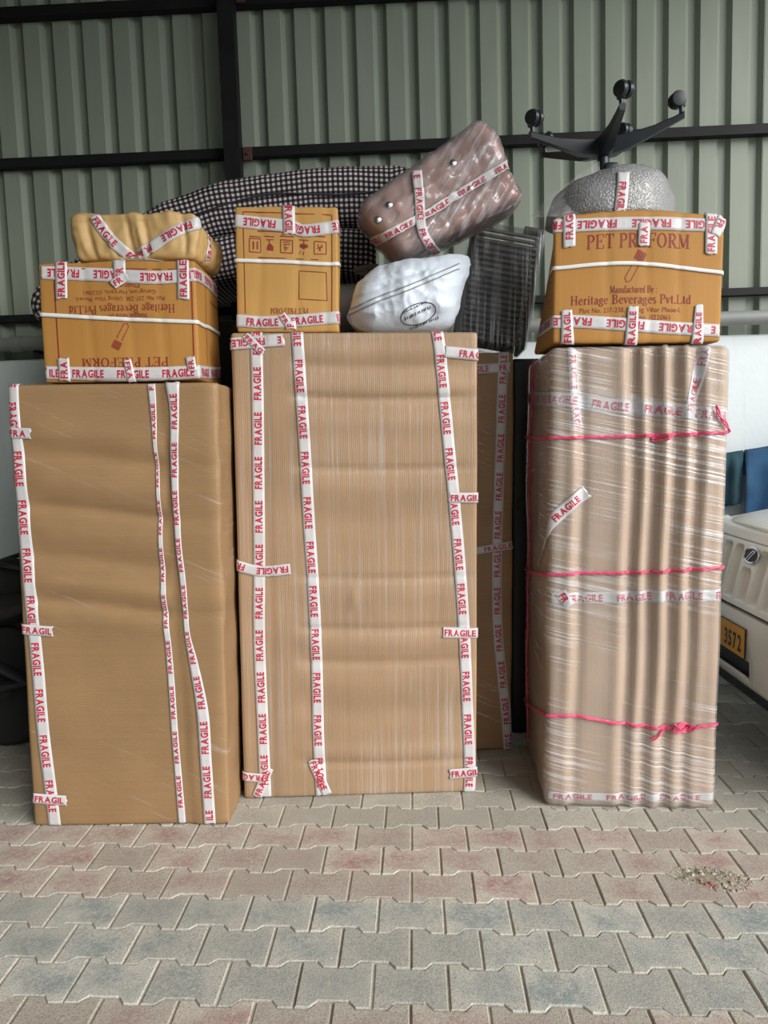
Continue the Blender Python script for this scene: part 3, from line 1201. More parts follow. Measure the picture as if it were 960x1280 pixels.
TL = package('wrapped_package', 'shortest tall cardboard package, leftmost, under the upside-down printed carton', 'package',
             BL, M['board_left'], M['film_left'], 0.0016, 0.016)
fragile(BL, TL, [(15, 470), (17, 515), (24, 580), (33, 680), (38, 740), (47, 830), (55, 920), (64, 990), (69, 1031)], first=(20, 564), pitch=0.181, off=0.004)
fragile(BL, TL, [(10, 541), (40, 542)], width=0.040, off=0.0062)
fragile(BL, TL, [(26, 786), (67, 789)], width=0.040, off=0.0062)
fragile(BL, TL, [(42, 997), (84, 1000)], width=0.040, off=0.0062)
fragile(BL, TL, [(228, 1028, .6), (220, 930, .55), (212, 820, .5), (205, 740, .42), (199, 620, .3), (195, 560, .3), (191, 500, .55), (189, 479, .6)],
        first=(226, 1010), off=0.0045)
fragile(BL, TL, [(263, 1028, .95), (258, 950, .95), (254, 890, .95), (243, 830, .7), (235, 790, .42), (231, 740, .45), (224, 680, .5),
                 (219, 600, .62), (219, 520, .7), (216, 478, 1.1)], first=(258, 1000), off=0.0045)


def disp_mid(p, n):
    a = 0.002 * nz(p, 3.0, 2.0)
    if n.y < -0.5:
        z, x = p.z, p.x
        zz = z + 0.012 * math.sin(x * 4 + 1)
        k = smooth01((x + 0.28) / 0.08)
        for c, w, h in ((1.84, .03, .004), (1.78, .02, -.005), (1.70, .04, .006), (1.655, .012, -.009), (1.56, .05, .006), (1.45, .06, .003),
                        (1.375, .012, -.006), (1.30, .05, .005), (1.17, .05, -.003), (.93, .014, -.005), (.86, .05, .003),
                        (.72, .015, -.006), (.66, .04, .005), (.58, .018, -.005), (.50, .05, .003), (.38, .05, -.004), (.20, .03, .004), (.15, .012, -.005)):
            a += 1.35 * h * g(zz, c, max(w, .012)) * k * (0.25 + 0.75 * smooth01((0.486 - x) / 0.12))
        a += 0.005 * smooth01((x - 0.05 + .2) / 0.3) * 0
        a -= 0.004 * smooth01((-0.335 - x) / 0.02)
        a += 0.006 * g(x, -0.02, 0.015) * g(z, 0.84, 0.05)
    return a


BM = Box(0.972, 0.36, 1.904, yawm((-0.115, 3.262, 0), R(2.6)), 0.012, disp_mid)
TM = package('wrapped_package', 'widest tall cardboard package, in the middle, wrapped in clear film', 'package', BM, M['board_mid'], M['film_mid'], 0.0016, 0.014)
fragile(BM, TM, [(332, 996), (328, 900), (324, 800), (324, 700), (323, 600), (322, 500), (320, 410)], first=(322, 503), off=0.004, pitch=0.176)
fragile(BM, TM, [(371, 410), (375, 470), (381, 560), (386, 650), (392, 740), (396, 830), (398, 920), (402, 994)], first=(373, 447), off=0.004, pitch=0.181)
fragile(BM, TM, [(546, 410), (551, 450), (559, 540), (567, 620), (574, 700), (580, 790), (584, 880), (587, 960), (586, 990)], first=(549, 447), off=0.004, pitch=0.185)
fragile(BM, TM, [(355, 425), (287, 430)], width=0.046, off=0.006, first=(331, 427))
fragile(BM, TM, [(306, 419), (329, 441)], width=0.03, off=0.008)
fragile(BM, TM, [(363, 711), (326, 714), (292, 706)], width=0.044, off=0.006)
fragile(BM, TM, [(332, 973), (297, 970)], width=0.038, off=0.006)
fragile(BM, TM, [(390, 950), (409, 992)], width=0.04, off=0.0055)
fragile(BM, TM, [(321, 996), (336, 960)], width=0.04, off=0.0055)
fragile(BM, TM, [(556, 440), (601, 444)], width=0.045, off=0.006, first=(575, 442))
fragile(BM, TM, [(561, 622), (601, 622)], width=0.042, off=0.006)
fragile(BM, TM, [(553, 790), (600, 791)], width=0.042, off=0.006)
fragile(BM, TM, [(562, 967), (598, 964)], width=0.042, off=0.006)

BR_ = Box(1.17, 0.72, 1.868, yawm((0.005, 3.885, 0), R(1.0)), 0.012, lambda p, n: 0.004 * nz(p, 3.0, 7.0) + (0.004 * math.sin(p.z * 9) if n.y < -.5 else 0))
TB = package('wrapped_package', 'shaded film-wrapped package standing behind the widest middle one', 'package', BR_, M['board_rear'], M['film_rear'], 0.002)
fragile(BR_, TB, [(636, 941), (633, 900), (628, 850), (622, 780), (621, 700), (624, 600), (627, 500), (630, 438)], first=(626, 905), off=0.004)
fragile(BR_, TB, [(560, 463), (638, 459)], width=0.044, off=0.006, first=(575, 461))
fragile(BR_, TB, [(590, 689), (640, 681)], width=0.036, off=0.006, first=(606, 687))


def disp_right(p, n):
    a = 0.003 * nz(p, 3.0, 9.0)
    if n.y < -0.5:
        x, z = p.x, p.z
        xx = x + 0.006 * math.sin(z * 3.0 + 1) + 0.004 * math.sin(z * 8)
        for c, w, h in ((-.255, .022, .007), (-.215, .018, -.007), (-.06, .025, .006), (-.02, .020, -.014), (.015, .020, .008), (.055, .020, -.014),
                        (.095, .024, .012), (.135, .018, -.014), (.175, .022, .010), (.215, .016, -.012), (.25, .02, .006)):
            a += 1.5 * h * g(xx, c, w) * (0.55 + 0.45 * smooth01((z - 0.05) / 0.9))
    elif n.x < -0.5:
        a += 0.010 * nz(p, 5.0, 3.0)
    return a


RYAW = R(-3.2)
_rc = Vector((0.9755, 2.951, 0)) + Matrix.Rotation(RYAW, 3, 'Z') @ Vector((0, 0.325, 0))
BF = Box(0.668, 0.65, 1.822, yawm(_rc, RYAW), 0.03, disp_right)
TF = package('wrapped_package', 'tall film-wrapped package tied with pink cord beside the white car', 'package', BF, M['board_fridge'], M['film_fridge'], 0.0062, 0.014)
fragile(BF, TF, [(715, 432), (718, 490), (722, 534)], first=(716, 441), width=0.042, off=0.002)
fragile(BF, TF, [(859, 524), (882, 432)], first=(862, 517), width=0.044, off=0.003)
fragile(BF, TF, [(655, 498), (690, 499), (760, 507), (850, 514), (918, 521)], first=(738, 505), width=0.056, off=0.0036, pitch=0.198, length=0.14, cap=0.032)
fragile(BF, TF, [(688, 748), (760, 747), (830, 745), (910, 744)], first=(710, 748), width=0.048, off=0.003, pitch=0.190, length=0.135)
fragile(BF, TF, [(684, 994), (760, 996), (897, 996)], first=(688, 995), width=0.034, off=0.003, pitch=0.212, length=0.155, cap=0.024)
fragile(BF, TF, [(676, 706, .3), (684, 674, .4), (692, 650, .9), (708, 634, 1), (733, 614, 1)], first=(694, 652), width=0.050, off=0.009, pitch=0.3, cap=0.026)
fragile(BF, TF, [(700, 740), (712, 758)], width=0.045, off=0.0055)


def cord(box, parent, pts, off=0.010, strands=3, r=0.0034, spread=0.004, name='pink_cord', freq=60):
    p = BoxPath(box, pts, 0.02)
    n = max(8, int(p.L / 0.01))
    m = MB()
    for k in range(strands):
        ph = 2 * math.pi * k / strands
        pl = []
        for i in range(n + 1):
            x = p.L * i / n
            pl.append(p.P(x, math.sin(x * freq + ph) * spread / 0.01, off + 0.5 * spread * (1 + math.cos(x * freq + ph))))
        m.tube(pl, r, 6)
    return m.build(name, M['pink'], parent, True)


cord(BF, TF, [(649, 544), (664, 547), (700, 547), (760, 546), (850, 543), (913, 540)])
cord(BF, TF, [(650, 705), (668, 715), (692, 718), (800, 715), (908, 709)])
cord(BF, TF, [(652, 868), (668, 884), (690, 894), (760, 901), (815, 908), (850, 908), (899, 905)], freq=45)
cord(BF, TF, [(669, 438), (666, 540), (664, 715), (662, 870), (661, 925)], strands=2, r=0.003)
cord(BF, TF, [(653, 450), (651, 700), (651, 850)], strands=2, r=0.003)
cord(BF, TF, [(893, 507), (898, 521), (907, 535), (911, 540)], strands=2, off=0.016)
cord(BF, TF, [(842, 543), (830, 549), (813, 549), (824, 545)], strands=2, off=0.014, r=0.003)
cord(BF, TF, [(836, 908), (822, 916), (812, 922)], strands=2, off=0.015)
cord(BF, TF, [(840, 902), (850, 912), (862, 906), (848, 903), (838, 910), (855, 913), (875, 905)], strands=2, off=0.016)

def gap_filler(label, x0, x1, y0, y1, h):  # black boxes added behind the pile so the gaps come out dark
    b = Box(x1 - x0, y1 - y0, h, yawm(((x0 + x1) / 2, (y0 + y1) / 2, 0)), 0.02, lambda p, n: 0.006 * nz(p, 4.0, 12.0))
    t = thing('gap_filler', label, 'package', b.m)
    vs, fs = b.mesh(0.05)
    mesh_obj('black_filler', vs, fs, M['black_plastic'], t, True)
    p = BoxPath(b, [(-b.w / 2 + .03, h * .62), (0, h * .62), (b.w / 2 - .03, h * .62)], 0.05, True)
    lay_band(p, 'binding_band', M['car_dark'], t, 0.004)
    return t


gap_filler('black filler added to darken the gap left of the cord-tied package', 0.622, 0.80, 3.74, 4.30, 1.86)
gap_filler('black filler added to darken the gap between the two left printed cartons', -0.98, -0.615, 3.50, 4.20, 2.02)

#==CARTONS==
def disp_carton(seed, bulge=0.006):
    def f(p, n):
        a = 0.003 * nz(p, 6.0, seed)
        if abs(n.y) > 0.5:
            a += bulge * math.cos(min(1, abs(p.x) / 0.3) * 1.5)
            for c in (-.11, .04, .16):
                a -= 0.0030 * g(p.x, c + 0.01 * math.sin(p.z * 9 + seed), 0.014)
        return a
    return f


def carton(name, label, box, mat):
    t = thing(name, label, 'carton', box.m)
    vs, fs = box.mesh(0.014)
    mesh_obj('cardboard_body', vs, fs, mat, t, True)
    return t


def strap(box, parent, pts):
    p = BoxPath(box, pts, 0.014)
    return lay_band(p, 'plastic_strap', M['strap'], parent, 0.0055, 2, ragged=False)


def flap(box, parent, u0, u1, v, tilt, mat, ln=0.05):
    """the torn outer end of a closing flap, standing a little off the top edge"""
    n = 10
    vs, fs = [], []
    rg = random.Random(int(u0 * 1000) + 11)
    for i in range(n + 1):
        u = u0 + (u1 - u0) * i / n
        e = ln * (0.75 + 0.3 * rg.random())
        vs += [(u, -box.d / 2 + 0.006, v), (u, -box.d / 2 + 0.006 - math.sin(tilt) * e, v + math.cos(tilt) * e)]
    for i in range(n):
        fs.append((2 * i, 2 * i + 2, 2 * i + 3, 2 * i + 1))
    o = mesh_obj('torn_flap', vs, fs, mat, parent, True)
    md = o.modifiers.new('thickness', 'SOLIDIFY')
    md.thickness = 0.004
    return o


def preform_icon(pr, box, c, sg, s):
    """ribbed cap and slanted tube outline"""
    cx, cy = c

    def q(x, y):
        ca, sa = math.cos(R(-28)), math.sin(R(-28))
        return (cx + sg * s * (x * ca - y * sa), cy + sg * s * (x * sa + y * ca))
    for i in range(5):
        y = 0.30 + i * 0.075
        pr.line(q(-.17, y), q(.17, y), 0.0045 * s / .1, 3)
    for x in (-.17, -.06, .06, .17):
        pr.line(q(x, .28), q(x, .62), 0.003 * s / .1, 3)
    pr.line(q(-.12, .18), q(-.12, -.5), 0.0028, 4)
    pr.line(q(.12, .18), q(.12, -.5), 0.0028, 4)
    pr.line(q(-.12, -.5), q(0, -.62), 0.0028, 2)
    pr.line(q(.12, -.5), q(0, -.62), 0.0028, 2)


AW0, AW1 = -1.272, -0.690
BA = Box(AW1 - AW0, 0.40, 0.438, yawm(((AW0 + AW1) / 2, 2.925 + 0.20, 1.711), R(0.5), 0, R(-0.6)), 0.010, disp_carton(1.0))
TA = carton('printed_carton', 'brown carton with upside-down red print, on the leftmost tall package', BA, M['board_carton'])
pr = Print2D(BA)
U = BA.uv
pr.line(U(67, 336), U(75, 462), 0.005)
pr.line(U(239, 338), U(243, 458), 0.005)
pr.line(U(67, 336), U(240, 337), 0.004)
pr.build(TA, 'printed_mark')
pr.text('PET PREFORM', U(157, 453), 0.325, 0.034, True)
pr.build(TA, 'printed_line')
pr.build(TA, 'printed_mark')
pr.text('Heritage Beverages Pvt.Ltd', U(153, 387), 0.395, 0.031, True)
pr.build(TA, 'printed_line')
pr.build(TA, 'printed_mark')
pr.text('Plot No. 237-238, Udyog Vihar Phase-1,', U(151, 374), 0.33, 0.016, True, 'sans')
pr.build(TA, 'printed_line')
pr.build(TA, 'printed_mark')
pr.text('Gurugram, Haryana, (122016)', U(150, 366), 0.27, 0.016, True, 'sans')
pr.build(TA, 'printed_line')
pr.build(TA, 'printed_mark')
pr.text('Phone :', U(160, 358), 0.09, 0.016, True, 'sans')
pr.build(TA, 'printed_line')
pr.build(TA, 'printed_mark')
pr.text('Manufactured By:', U(160, 396), 0.15, 0.02, True)
pr.build(TA, 'printed_line')
preform_icon(pr, BA, U(152, 420), -1, 0.085)
pr.build(TA, 'printed_icon')
for k in range(5):
    pr.line(U(262 + k * 2, 376 + k * 2), U(268 + k * 2, 384 + k * 2), 0.003, 2)
pr.line(U(256, 345), U(259, 455), 0.004)
pr.build(TA)
strap(BA, TA, [(48, 393), (62, 394), (150, 399), (250, 405), (262, 410), (281, 423)])
fragile(BA, TA, [(284, 380), (268, 362), (253, 348), (200, 347), (130, 344), (52, 341)], first=(218, 347), off=0.003, pitch=0.172, length=0.118)
fragile(BA, TA, [(58, 466), (110, 467), (200, 467), (262, 466), (282, 466)], first=(92, 467), off=0.003, pitch=0.168, length=0.118)
fragile(BA, TA, [(78, 374), (77, 326)], width=0.044, off=0.0055)
fragile(BA, TA, [(230, 374), (229, 326)], width=0.044, off=0.0055)
fragile(BA, TA, [(151, 350), (150, 326)], width=0.044, off=0.0055)
fragile(BA, TA, [(142, 357), (160, 345)], width=0.034, off=0.0075)
fragile(BA, TA, [(82, 476), (80, 448)], width=0.044, off=0.0055)
fragile(BA, TA, [(160, 450), (166, 478)], width=0.030, off=0.0055)
fragile(BA, TA, [(241, 464), (238, 446)], width=0.034, off=0.0055)

BB = Box(0.400, 0.33, 0.480, yawm((-0.378, 3.108 + 0.165, 1.911), R(1.5), 0, R(0.4)), 0.010, disp_carton(5.0))
TBm = carton('printed_carton', 'upright tan carton with handling symbols, on the widest middle package', BB, M['board_carton_mid'])
pr = Print2D(BB)
U = BB.uv
for a, b in (((304, 265), (414, 269)), ((304, 265), (307, 392)), ((415, 269), (415, 396)), ((322, 289), (410, 293)), ((323, 322), (398, 325)),
             ((374, 339), (408, 341)), ((374, 339), (374, 374)), ((374, 374), (409, 376)), ((408, 341), (409, 376)),
             ((312, 298), (326, 299)), ((312, 298), (312, 315)), ((326, 299), (326, 316)), ((312, 315), (326, 316)),
             ((351, 300), (366, 301)), ((351, 300), (351, 316)), ((366, 301), (366, 317)), ((351, 316), (366, 317)),
             ((393, 302), (408, 303)), ((393, 302), (393, 318)), ((408, 303), (408, 318)), ((393, 318), (408, 318)),
             ((354, 303), (363, 303)), ((354, 306), (363, 306)), ((333, 300), (342, 300)), ((337, 300), (337, 307)),
             ((374, 300), (386, 301)), ((380, 301), (380, 310)), ((376, 314), (374, 318)), ((380, 315), (379, 319)), ((397, 306), (401, 314)), ((403, 306), (399, 314)), ((396, 311), (404, 309))):
    pr.line(U(*a), U(*b), 0.0035, 3)
for xx in (317, 322):
    pr.line(U(xx, 302), U(xx, 312), 0.006, 2)
pr.poly([U(334, 313), U(342, 314), U(342, 309), U(339, 305), U(336, 305), U(334, 309)])
pr.poly([U(374, 308), U(380, 312), U(386, 309), U(384, 306), U(376, 305)])
pr.build(TBm, 'printed_mark')
pr.text('4', U(358, 311), 0.018, 0.022, True, 'sans')
pr.build(TBm, 'printed_line')
for xx, ww in ((319, 14), (337, 12), (359, 18), (380, 16), (400, 14)):
    pr.line(U(xx - ww / 2, 295.5), U(xx + ww / 2, 296.5), 0.004, 2)
pr.build(TBm, 'printed_mark')
pr.text('PET PREFORM', U(362, 389), 0.15, 0.022, True)
pr.build(TBm, 'printed_line')
pr.build(TBm)
strap(BB, TBm, [(293, 326), (300, 326), (360, 328), (421, 330), (424, 331)])
fragile(BB, TBm, [(426, 290), (400, 287), (360, 283), (292, 276)], first=(403, 287), off=0.003, pitch=0.176, length=0.125)
fragile(BB, TBm, [(293, 401), (360, 402), (427, 404)], first=(309, 401), off=0.003, pitch=0.178, length=0.125)
fragile(BB, TBm, [(361, 252), (362, 293)], width=0.048, off=0.0055)
fragile(BB, TBm, [(352, 393), (362, 408)], width=0.03, off=0.0055)
fragile(BB, TBm, [(364, 412), (363, 402)], width=0.044, off=0.0055)


def warp_c(o):
    k = max(0, min(1, (o.y + 0.21) / 0.42)) * max(0, min(1, o.z / 0.48))
    l = max(0, (-o.x) / 0.32)
    return Vector((o.x + 0.085 * k * min(1, l), o.y, o.z + 0.008 * math.cos((o.x + .02) * 9) * (o.z / .48)))


BC = Box(0.640, 0.42, 0.478, yawm((0.976, 2.985 + 0.21, 1.842), R(-1.5), 0, R(0.2)), 0.014, disp_carton(8.0, 0.012), warp_c)
TC = carton('printed_carton', 'brown carton with upright red print, on the cord-tied package', BC, M['board_carton'])
pr = Print2D(BC)
U = BC.uv
pr.build(TC, 'printed_mark')
pr.text('PET PREFORM', U(797, 303), 0.388, 0.052)
pr.build(TC, 'printed_line')
pr.build(TC, 'printed_mark')
pr.text('Manufactured By :', U(791, 363), 0.178, 0.026)
pr.build(TC, 'printed_line')
pr.build(TC, 'printed_mark')
pr.text('Heritage Beverages Pvt.Ltd', U(788, 375), 0.455, 0.034)
pr.build(TC, 'printed_line')
pr.build(TC, 'printed_mark')
pr.text('Plot No. 237-238, Udyog Vihar Phase-1,', U(787, 388), 0.38, 0.019, False, 'sans')
pr.build(TC, 'printed_line')
pr.build(TC, 'printed_mark')
pr.text('Gurugram, Haryana, (122016)', U(787, 397.5), 0.30, 0.019, False, 'sans')
pr.build(TC, 'printed_line')
preform_icon(pr, BC, U(792, 336), 1, 0.10)
pr.build(TC, 'printed_icon')
for k in range(6):
    pr.line(U(681, 345 + k * 8), U(688, 343 + k * 8), 0.003, 2)
pr.build(TC)
strap(BC, TC, [(676, 352), (684, 341), (694, 334), (740, 332), (800, 332), (898, 339), (903, 341)])
fragile(BC, TC, [(906, 279), (850, 281), (780, 283), (690, 283)], first=(835, 282), off=0.003, pitch=0.202, length=0.145)
fragile(BC, TC, [(899, 413), (850, 411), (800, 408), (720, 402), (697, 402), (670, 414)], first=(872, 412), off=0.003, pitch=0.199, length=0.142)
fragile(BC, TC, [(711, 308), (711, 262)], width=0.046, off=0.0055, first=(711, 299))
fragile(BC, TC, [(803, 310), (804, 282)], width=0.044, off=0.0055)
fragile(BC, TC, [(888, 316), (889, 262)], width=0.046, off=0.0055)
fragile(BC, TC, [(709, 430), (708, 388, .8)], width=0.050, off=0.0055)
fragile(BC, TC, [(787, 436), (790, 385, .8)], width=0.050, off=0.0055)
fragile(BC, TC, [(870, 436), (873, 381, .6)], width=0.050, off=0.0055)
fragile(BC, TC, [(903, 270), (893, 292)], width=0.04, off=0.0075)

#==SOFT==
def soft(box, step):
    vs, fs = box.mesh(step)
    return vs, fs, BVHTree.FromPolygons([tuple(v) for v in vs], fs)


# kraft paper bundle
def disp_kraft(p, n):
    if n.z < -0.5:
        return 0.0
    a = 0.020 * (0.35 - abs(nz(p, 5.5, 3.3))) + 0.012 * (0.3 - abs(nz(p, 11.0, 5.0))) - 0.006 * abs(nz(p, 24.0, 1.0))
    if n.y < -0.3:
        for c, k in ((-.20, .006), (-.17, -.010), (-.10, .006), (-.02, -.012), (.02, .009), (.045, -.008), (.19, -.010)):
            a += k * g(p.x + 0.15 * (p.z - .09), c, 0.009) * smooth01(1.2 - abs(p.z - .08) / 0.1)
        a -= 0.035 * g(p.x, 0.0, 0.05) * g(p.z, 0.0, 0.05)
    if n.z > 0.3:
        a += 0.006 * math.cos(p.x * 6) + 0.007 * abs(math.sin(p.x * 17 + p.y * 9))
    return a


def warp_k(o):
    z = o.z / 0.19
    return Vector((o.x * (0.93 + 0.09 * math.sin(z * 2.6)), o.y, o.z - 0.045 * max(0, (o.x - .12) / .12) * z * max(0, min(1, (o.y + .17) / .1))))


BK = Box(0.480, 0.34, 0.166, yawm((-0.915, 2.965 + 0.17, 2.164), R(-3)), 0.022, disp_kraft, warp_k, False)
vs, fs, bv = soft(BK, 0.008)
TK = thing('paper_bundle', 'crumpled kraft paper parcel crossed with tape, lying on the left printed carton', 'parcel', BK.m)
mesh_obj('paper_wrap', vs, fs, M['kraft_paper'], TK, True)
S = (bv, BK.m)
fragile(S, TK, [(117, 270), (127, 284), (138, 299), (152, 312), (167, 323)], off=0.003, width=0.044)
fragile(S, TK, [(250, 278), (232, 284), (210, 295), (190, 309), (169, 323)], off=0.004, width=0.044, first=(240, 281))
fragile(S, TK, [(259, 325), (262, 305), (258, 287)], off=0.003, width=0.034)
fragile(S, TK, [(140, 327), (170, 324), (225, 328)], off=0.005, width=0.022, text=False)

# folded mattress in gingham cloth
def sweep_mattress():
    Yf, Yb = 3.74, 4.36
    cl = [(514, 238, 39), (440, 240, 38), (380, 243, 37), (320, 249, 36), (270, 258, 34), (225, 272, 32), (185, 290, 29), (140, 316, 26), (98, 340, 23), (68, 358, 21),
          (49, 374, 18), (52, 390, 15), (82, 391, 17), (130, 372, 22), (180, 348, 26), (230, 331, 28), (290, 318, 30), (350, 312, 31), (410, 310, 31), (470, 311, 31)]
    c = catmull([(float(a), float(b), float(t)) for a, b, t in cl], 6)
    P = [onY(a, b, Yf) for a, b, t in c]
    T = [t * Yf / 960.0 for a, b, t in c]
    n = len(P)
    ns = 26
    vs, uvs, fs = [], [], []
    s = 0.0
    hd = (Yb - Yf) / 2
    for i in range(n):
        if i:
            s += (P[i] - P[i - 1]).length
        a, b = P[max(0, i - 1)], P[min(n - 1, i + 1)]
        t = (b - a).normalized()
        nn = Vector((t.z, 0, -t.x)) * -1.0
        end = min(1.0, min(i, n - 1 - i) / 1.5)
        end = 0.80 + 0.20 * math.sqrt(max(0.0, end))
        th = T[i] * end
        per = 0.0
        prev = None
        for k in range(ns + 1):
            ang = math.pi / 2 + 2 * math.pi * k / ns
            ca, sa = math.cos(ang), math.sin(ang)
            e = 0.42
            y = -abs(ca) ** e * math.copysign(1, -ca) * hd
            z = abs(sa) ** e * math.copysign(1, sa) * th
            base = Vector((P[i].x, (Yf + Yb) / 2, P[i].z)) + nn * z + Vector((0, y, 0))
            wob = 0.010 * noise.noise(base * 5.0) + 0.004 * noise.noise(base * 14.0)
            base += (nn * (z / th) + Vector((0, y / hd, 0))) * wob
            if prev is not None:
                per += (base - prev).length
            prev = base
            vs.append(base)
            uvs.append((s, per))
    m = ns + 1
    for i in range(n - 1):
        for k in range(ns):
            fs.append((i * m + k, (i + 1) * m + k, (i + 1) * m + k + 1, i * m + k + 1))
    fs.append(tuple(range(ns - 1, -1, -1)))
    fs.append(tuple((n - 1) * m + k for k in range(ns)))
    return vs, uvs, fs, P, T


vs, uvs, fs, CP, CT = sweep_mattress()
org = Vector((-0.9, 4.05, 2.2))
TMt = thing('folded_mattress', 'folded mattress in black and white gingham cloth behind the top parcels', 'mattress', Matrix.Translation(org))
o = mesh_obj('ticking', [v - org for v in vs], fs, M['plaid'], TMt, True)
uvl = o.data.uv_layers.new(name='UVMap')
for lp in o.data.loops:
    uvl.data[lp.index].uv = uvs[lp.vertex_index]
m = MB()
q = [Vector((p.x, 3.732, p.z + 0.012 * math.sin(p.x * 9))) - org for p in CP[2:40]]
m.tube(q, 0.004, 6)
m.build('piping', M['ink'], TMt, True)

# grey cloth sack under the mattress
def disp_gs(p, n):
    return 0.018 * nz(p, 4.0, 6.1) + 0.008 * math.sin(p.x * 30 + p.z * 6) * (1 if n.y < 0 else .3)


BG = Box(0.62, 0.50, 0.340, yawm((-0.10, 3.60 + 0.27, 1.876), R(2)), 0.13, disp_gs)
vs, fs = BG.mesh(0.025)
TG = thing('cloth_sack', 'slumped grey-brown cloth sack between the tan carton and the white sack', 'sack', BG.m)
mesh_obj('sack_body', vs, fs, M['sack_grey'], TG, True)
m = MB()
m.tube([(0.05 * math.cos(a * .63) + .02, -0.24 + .02 * math.sin(a * .63), 0.36 + .004 * a) for a in range(11)], 0.012, 6)
m.build('gathered_neck', M['sack_grey'], TG, True)


# white woven sack
def disp_ws(p, n):
    if n.z < -0.7:
        return 0.0
    a = 0.014 * nz(p, 4.5, 2.7) + 0.020 * (0.3 - abs(nz(p + Vector((0, 0, p.x * .5)), 6.0, 1.0))) - 0.014 * abs(nz(p + Vector((0, 0, p.x * .6)), 13.0, 3.0)) - 0.008 * abs(nz(p, 26.0, 2.0))
    if n.y < -0.1:
        a += 0.022 * g(p.x, 0.0, 0.16) * g(p.z, 0.14, 0.1)
        a -= 0.008 * g(p.z - 0.25 * p.x, 0.21, 0.012)
    return a


def warp_ws(o):
    x, y, z = o
    k = g(x, 0.23, 0.07) * g(z, 0.28, 0.07)
    l = g(x, -0.23, 0.06) * g(z, 0.04, 0.06)
    t = z / 0.29
    xs_ = x + 0.055 * (t - 0.5) * smooth01((x + 0.05) / 0.2) - 0.05 * (t - .4) * smooth01((-x - .02) / .2) * (-1)
    return Vector((xs_ + 0.05 * k - 0.015 * l, y * (1 - .55 * k - .5 * l), z + 0.03 * k + 0.02 * l + (0.16 * x + .01) * smooth01(t)))


BW = Box(0.455, 0.34, 0.285, yawm((0.100, 3.14 + 0.17, 1.916), R(3)), 0.095, disp_ws, warp_ws)
vs, fs, bv = soft(BW, 0.008)
TW = thing('woven_sack', 'white woven plastic sack with a black oval stamp, on the middle package', 'sack', BW.m)
mesh_obj('sack_body', vs, fs, M['sack_white'], TW, True)
S = (bv, BW.m)
for dy in (0, 6):
    p = SoftPath(bv, BW.m, [(436, 388 + dy), (470, 372 + dy), (510, 357 + dy), (550, 340 + dy), (574, 330 + dy)], 0.005)
    if p.L > 0.05:
        lay_band(p, 'stitched_seam', M['rope_grey'], TW, 0.003, 1, ragged=False)
el = [(523 + 21.5 * math.cos(R(a)) - 4.5 * math.sin(R(a)), 392 - 11.5 * math.sin(R(a)) - 8 * math.cos(R(a))) for a in range(0, 361, 20)]
p = SoftPath(bv, BW.m, el, 0.0035)
lay_band(p, 'oval_stamp', M['ink'], TW, 0.003, 1, ragged=False)
# smudged, unreadable rows of stamped print
for a, b, hh in (((507, 398), (537, 384), 5.0), ((504, 391), (531, 378), 2.4), ((514, 410), (548, 397), 4.0)):
    rs = random.Random(int(a[0]))
    nst = 13
    m = MB()
    for k in range(nst):
        t = (k + rs.uniform(-.2, .2)) / (nst - 1)
        cx, cy = a[0] + (b[0] - a[0]) * t, a[1] + (b[1] - a[1]) * t
        hgt = hh * rs.uniform(.6, 1.0)
        p = SoftPath(bv, BW.m, [(cx - rs.uniform(-.6, .6), cy + hgt / 2), (cx + rs.uniform(-1.0, 1.0), cy - hgt / 2)], 0.0034)
        if p.L > 0.003:
            n_ = 3
            q = [p.P(p.L * i_ / n_, t_, 0.003) for i_ in range(n_ + 1) for t_ in (-1, 1)]
            m.add(q, [(2 * i_, 2 * i_ + 2, 2 * i_ + 3, 2 * i_ + 1) for i_ in range(n_)])
    if m.v:
        o = m.build('smudged_print', M['ink'], TW)
        o['kind'] = 'stuff'


# brown film-wrapped case
def disp_bn(p, n):
    a = 0.010 * nz(p, 4.0, 4.2) + 0.010 * (0.3 - abs(nz(p, 8.0, 8.0))) - 0.006 * abs(nz(p, 18.0, 2.0))
    if n.y < -0.3:
        a -= 0.012 * g(p.z, 0.13 + 0.05 * p.x, 0.02)
        a += 0.015 * g(p.z, 0.24, 0.06)
    return a


def warp_bn(o):
    x, y, z = o
    k = (x + 0.32) / 0.64
    return Vector((x - 0.05 * (z / .33 - .5) * (1 - k), y, 0.165 + (z - 0.165) * (0.76 + 0.30 * k)))


_c = onY(549, 258, 3.46)
MBN = Matrix.Translation(_c) @ Matrix.Rotation(R(-29.5), 4, 'Y') @ Matrix.Rotation(R(4), 4, 'Z') @ Matrix.Translation((0, 0.0, -0.165))
BN = Box(0.60, 0.28, 0.355, MBN, 0.040, disp_bn, warp_bn)
vs, fs, bv = soft(BN, 0.016)
TN = thing('wrapped_case', 'pinkish brown case wrapped in clear film, tilted on top of the pile', 'case', MBN)
mesh_obj('case_body', vs, fs, M['brown_case'], TN, True)
vs2, fs2 = BN.mesh(0.009, 0.006)
vs2 = [v + (v - Vector((0, 0, .165))).normalized() * (0.010 * abs(noise.noise(v * 12.0)) + 0.006 * abs(noise.noise(v * 30.0))) for v in vs2]
mesh_obj('stretch_film', vs2, fs2, M['film_bundle'], TN, True)
S = (BVHTree.FromPolygons([tuple(v) for v in vs2], fs2), MBN)
fragile(S, TN, [(466, 303), (500, 286), (540, 264), (585, 236), (634, 206)], first=(482, 295), off=0.004, width=0.042)
fragile(S, TN, [(521, 214), (524, 245), (526, 280), (533, 300), (550, 320)], first=(524, 235), off=0.006, width=0.042, pitch=0.17)
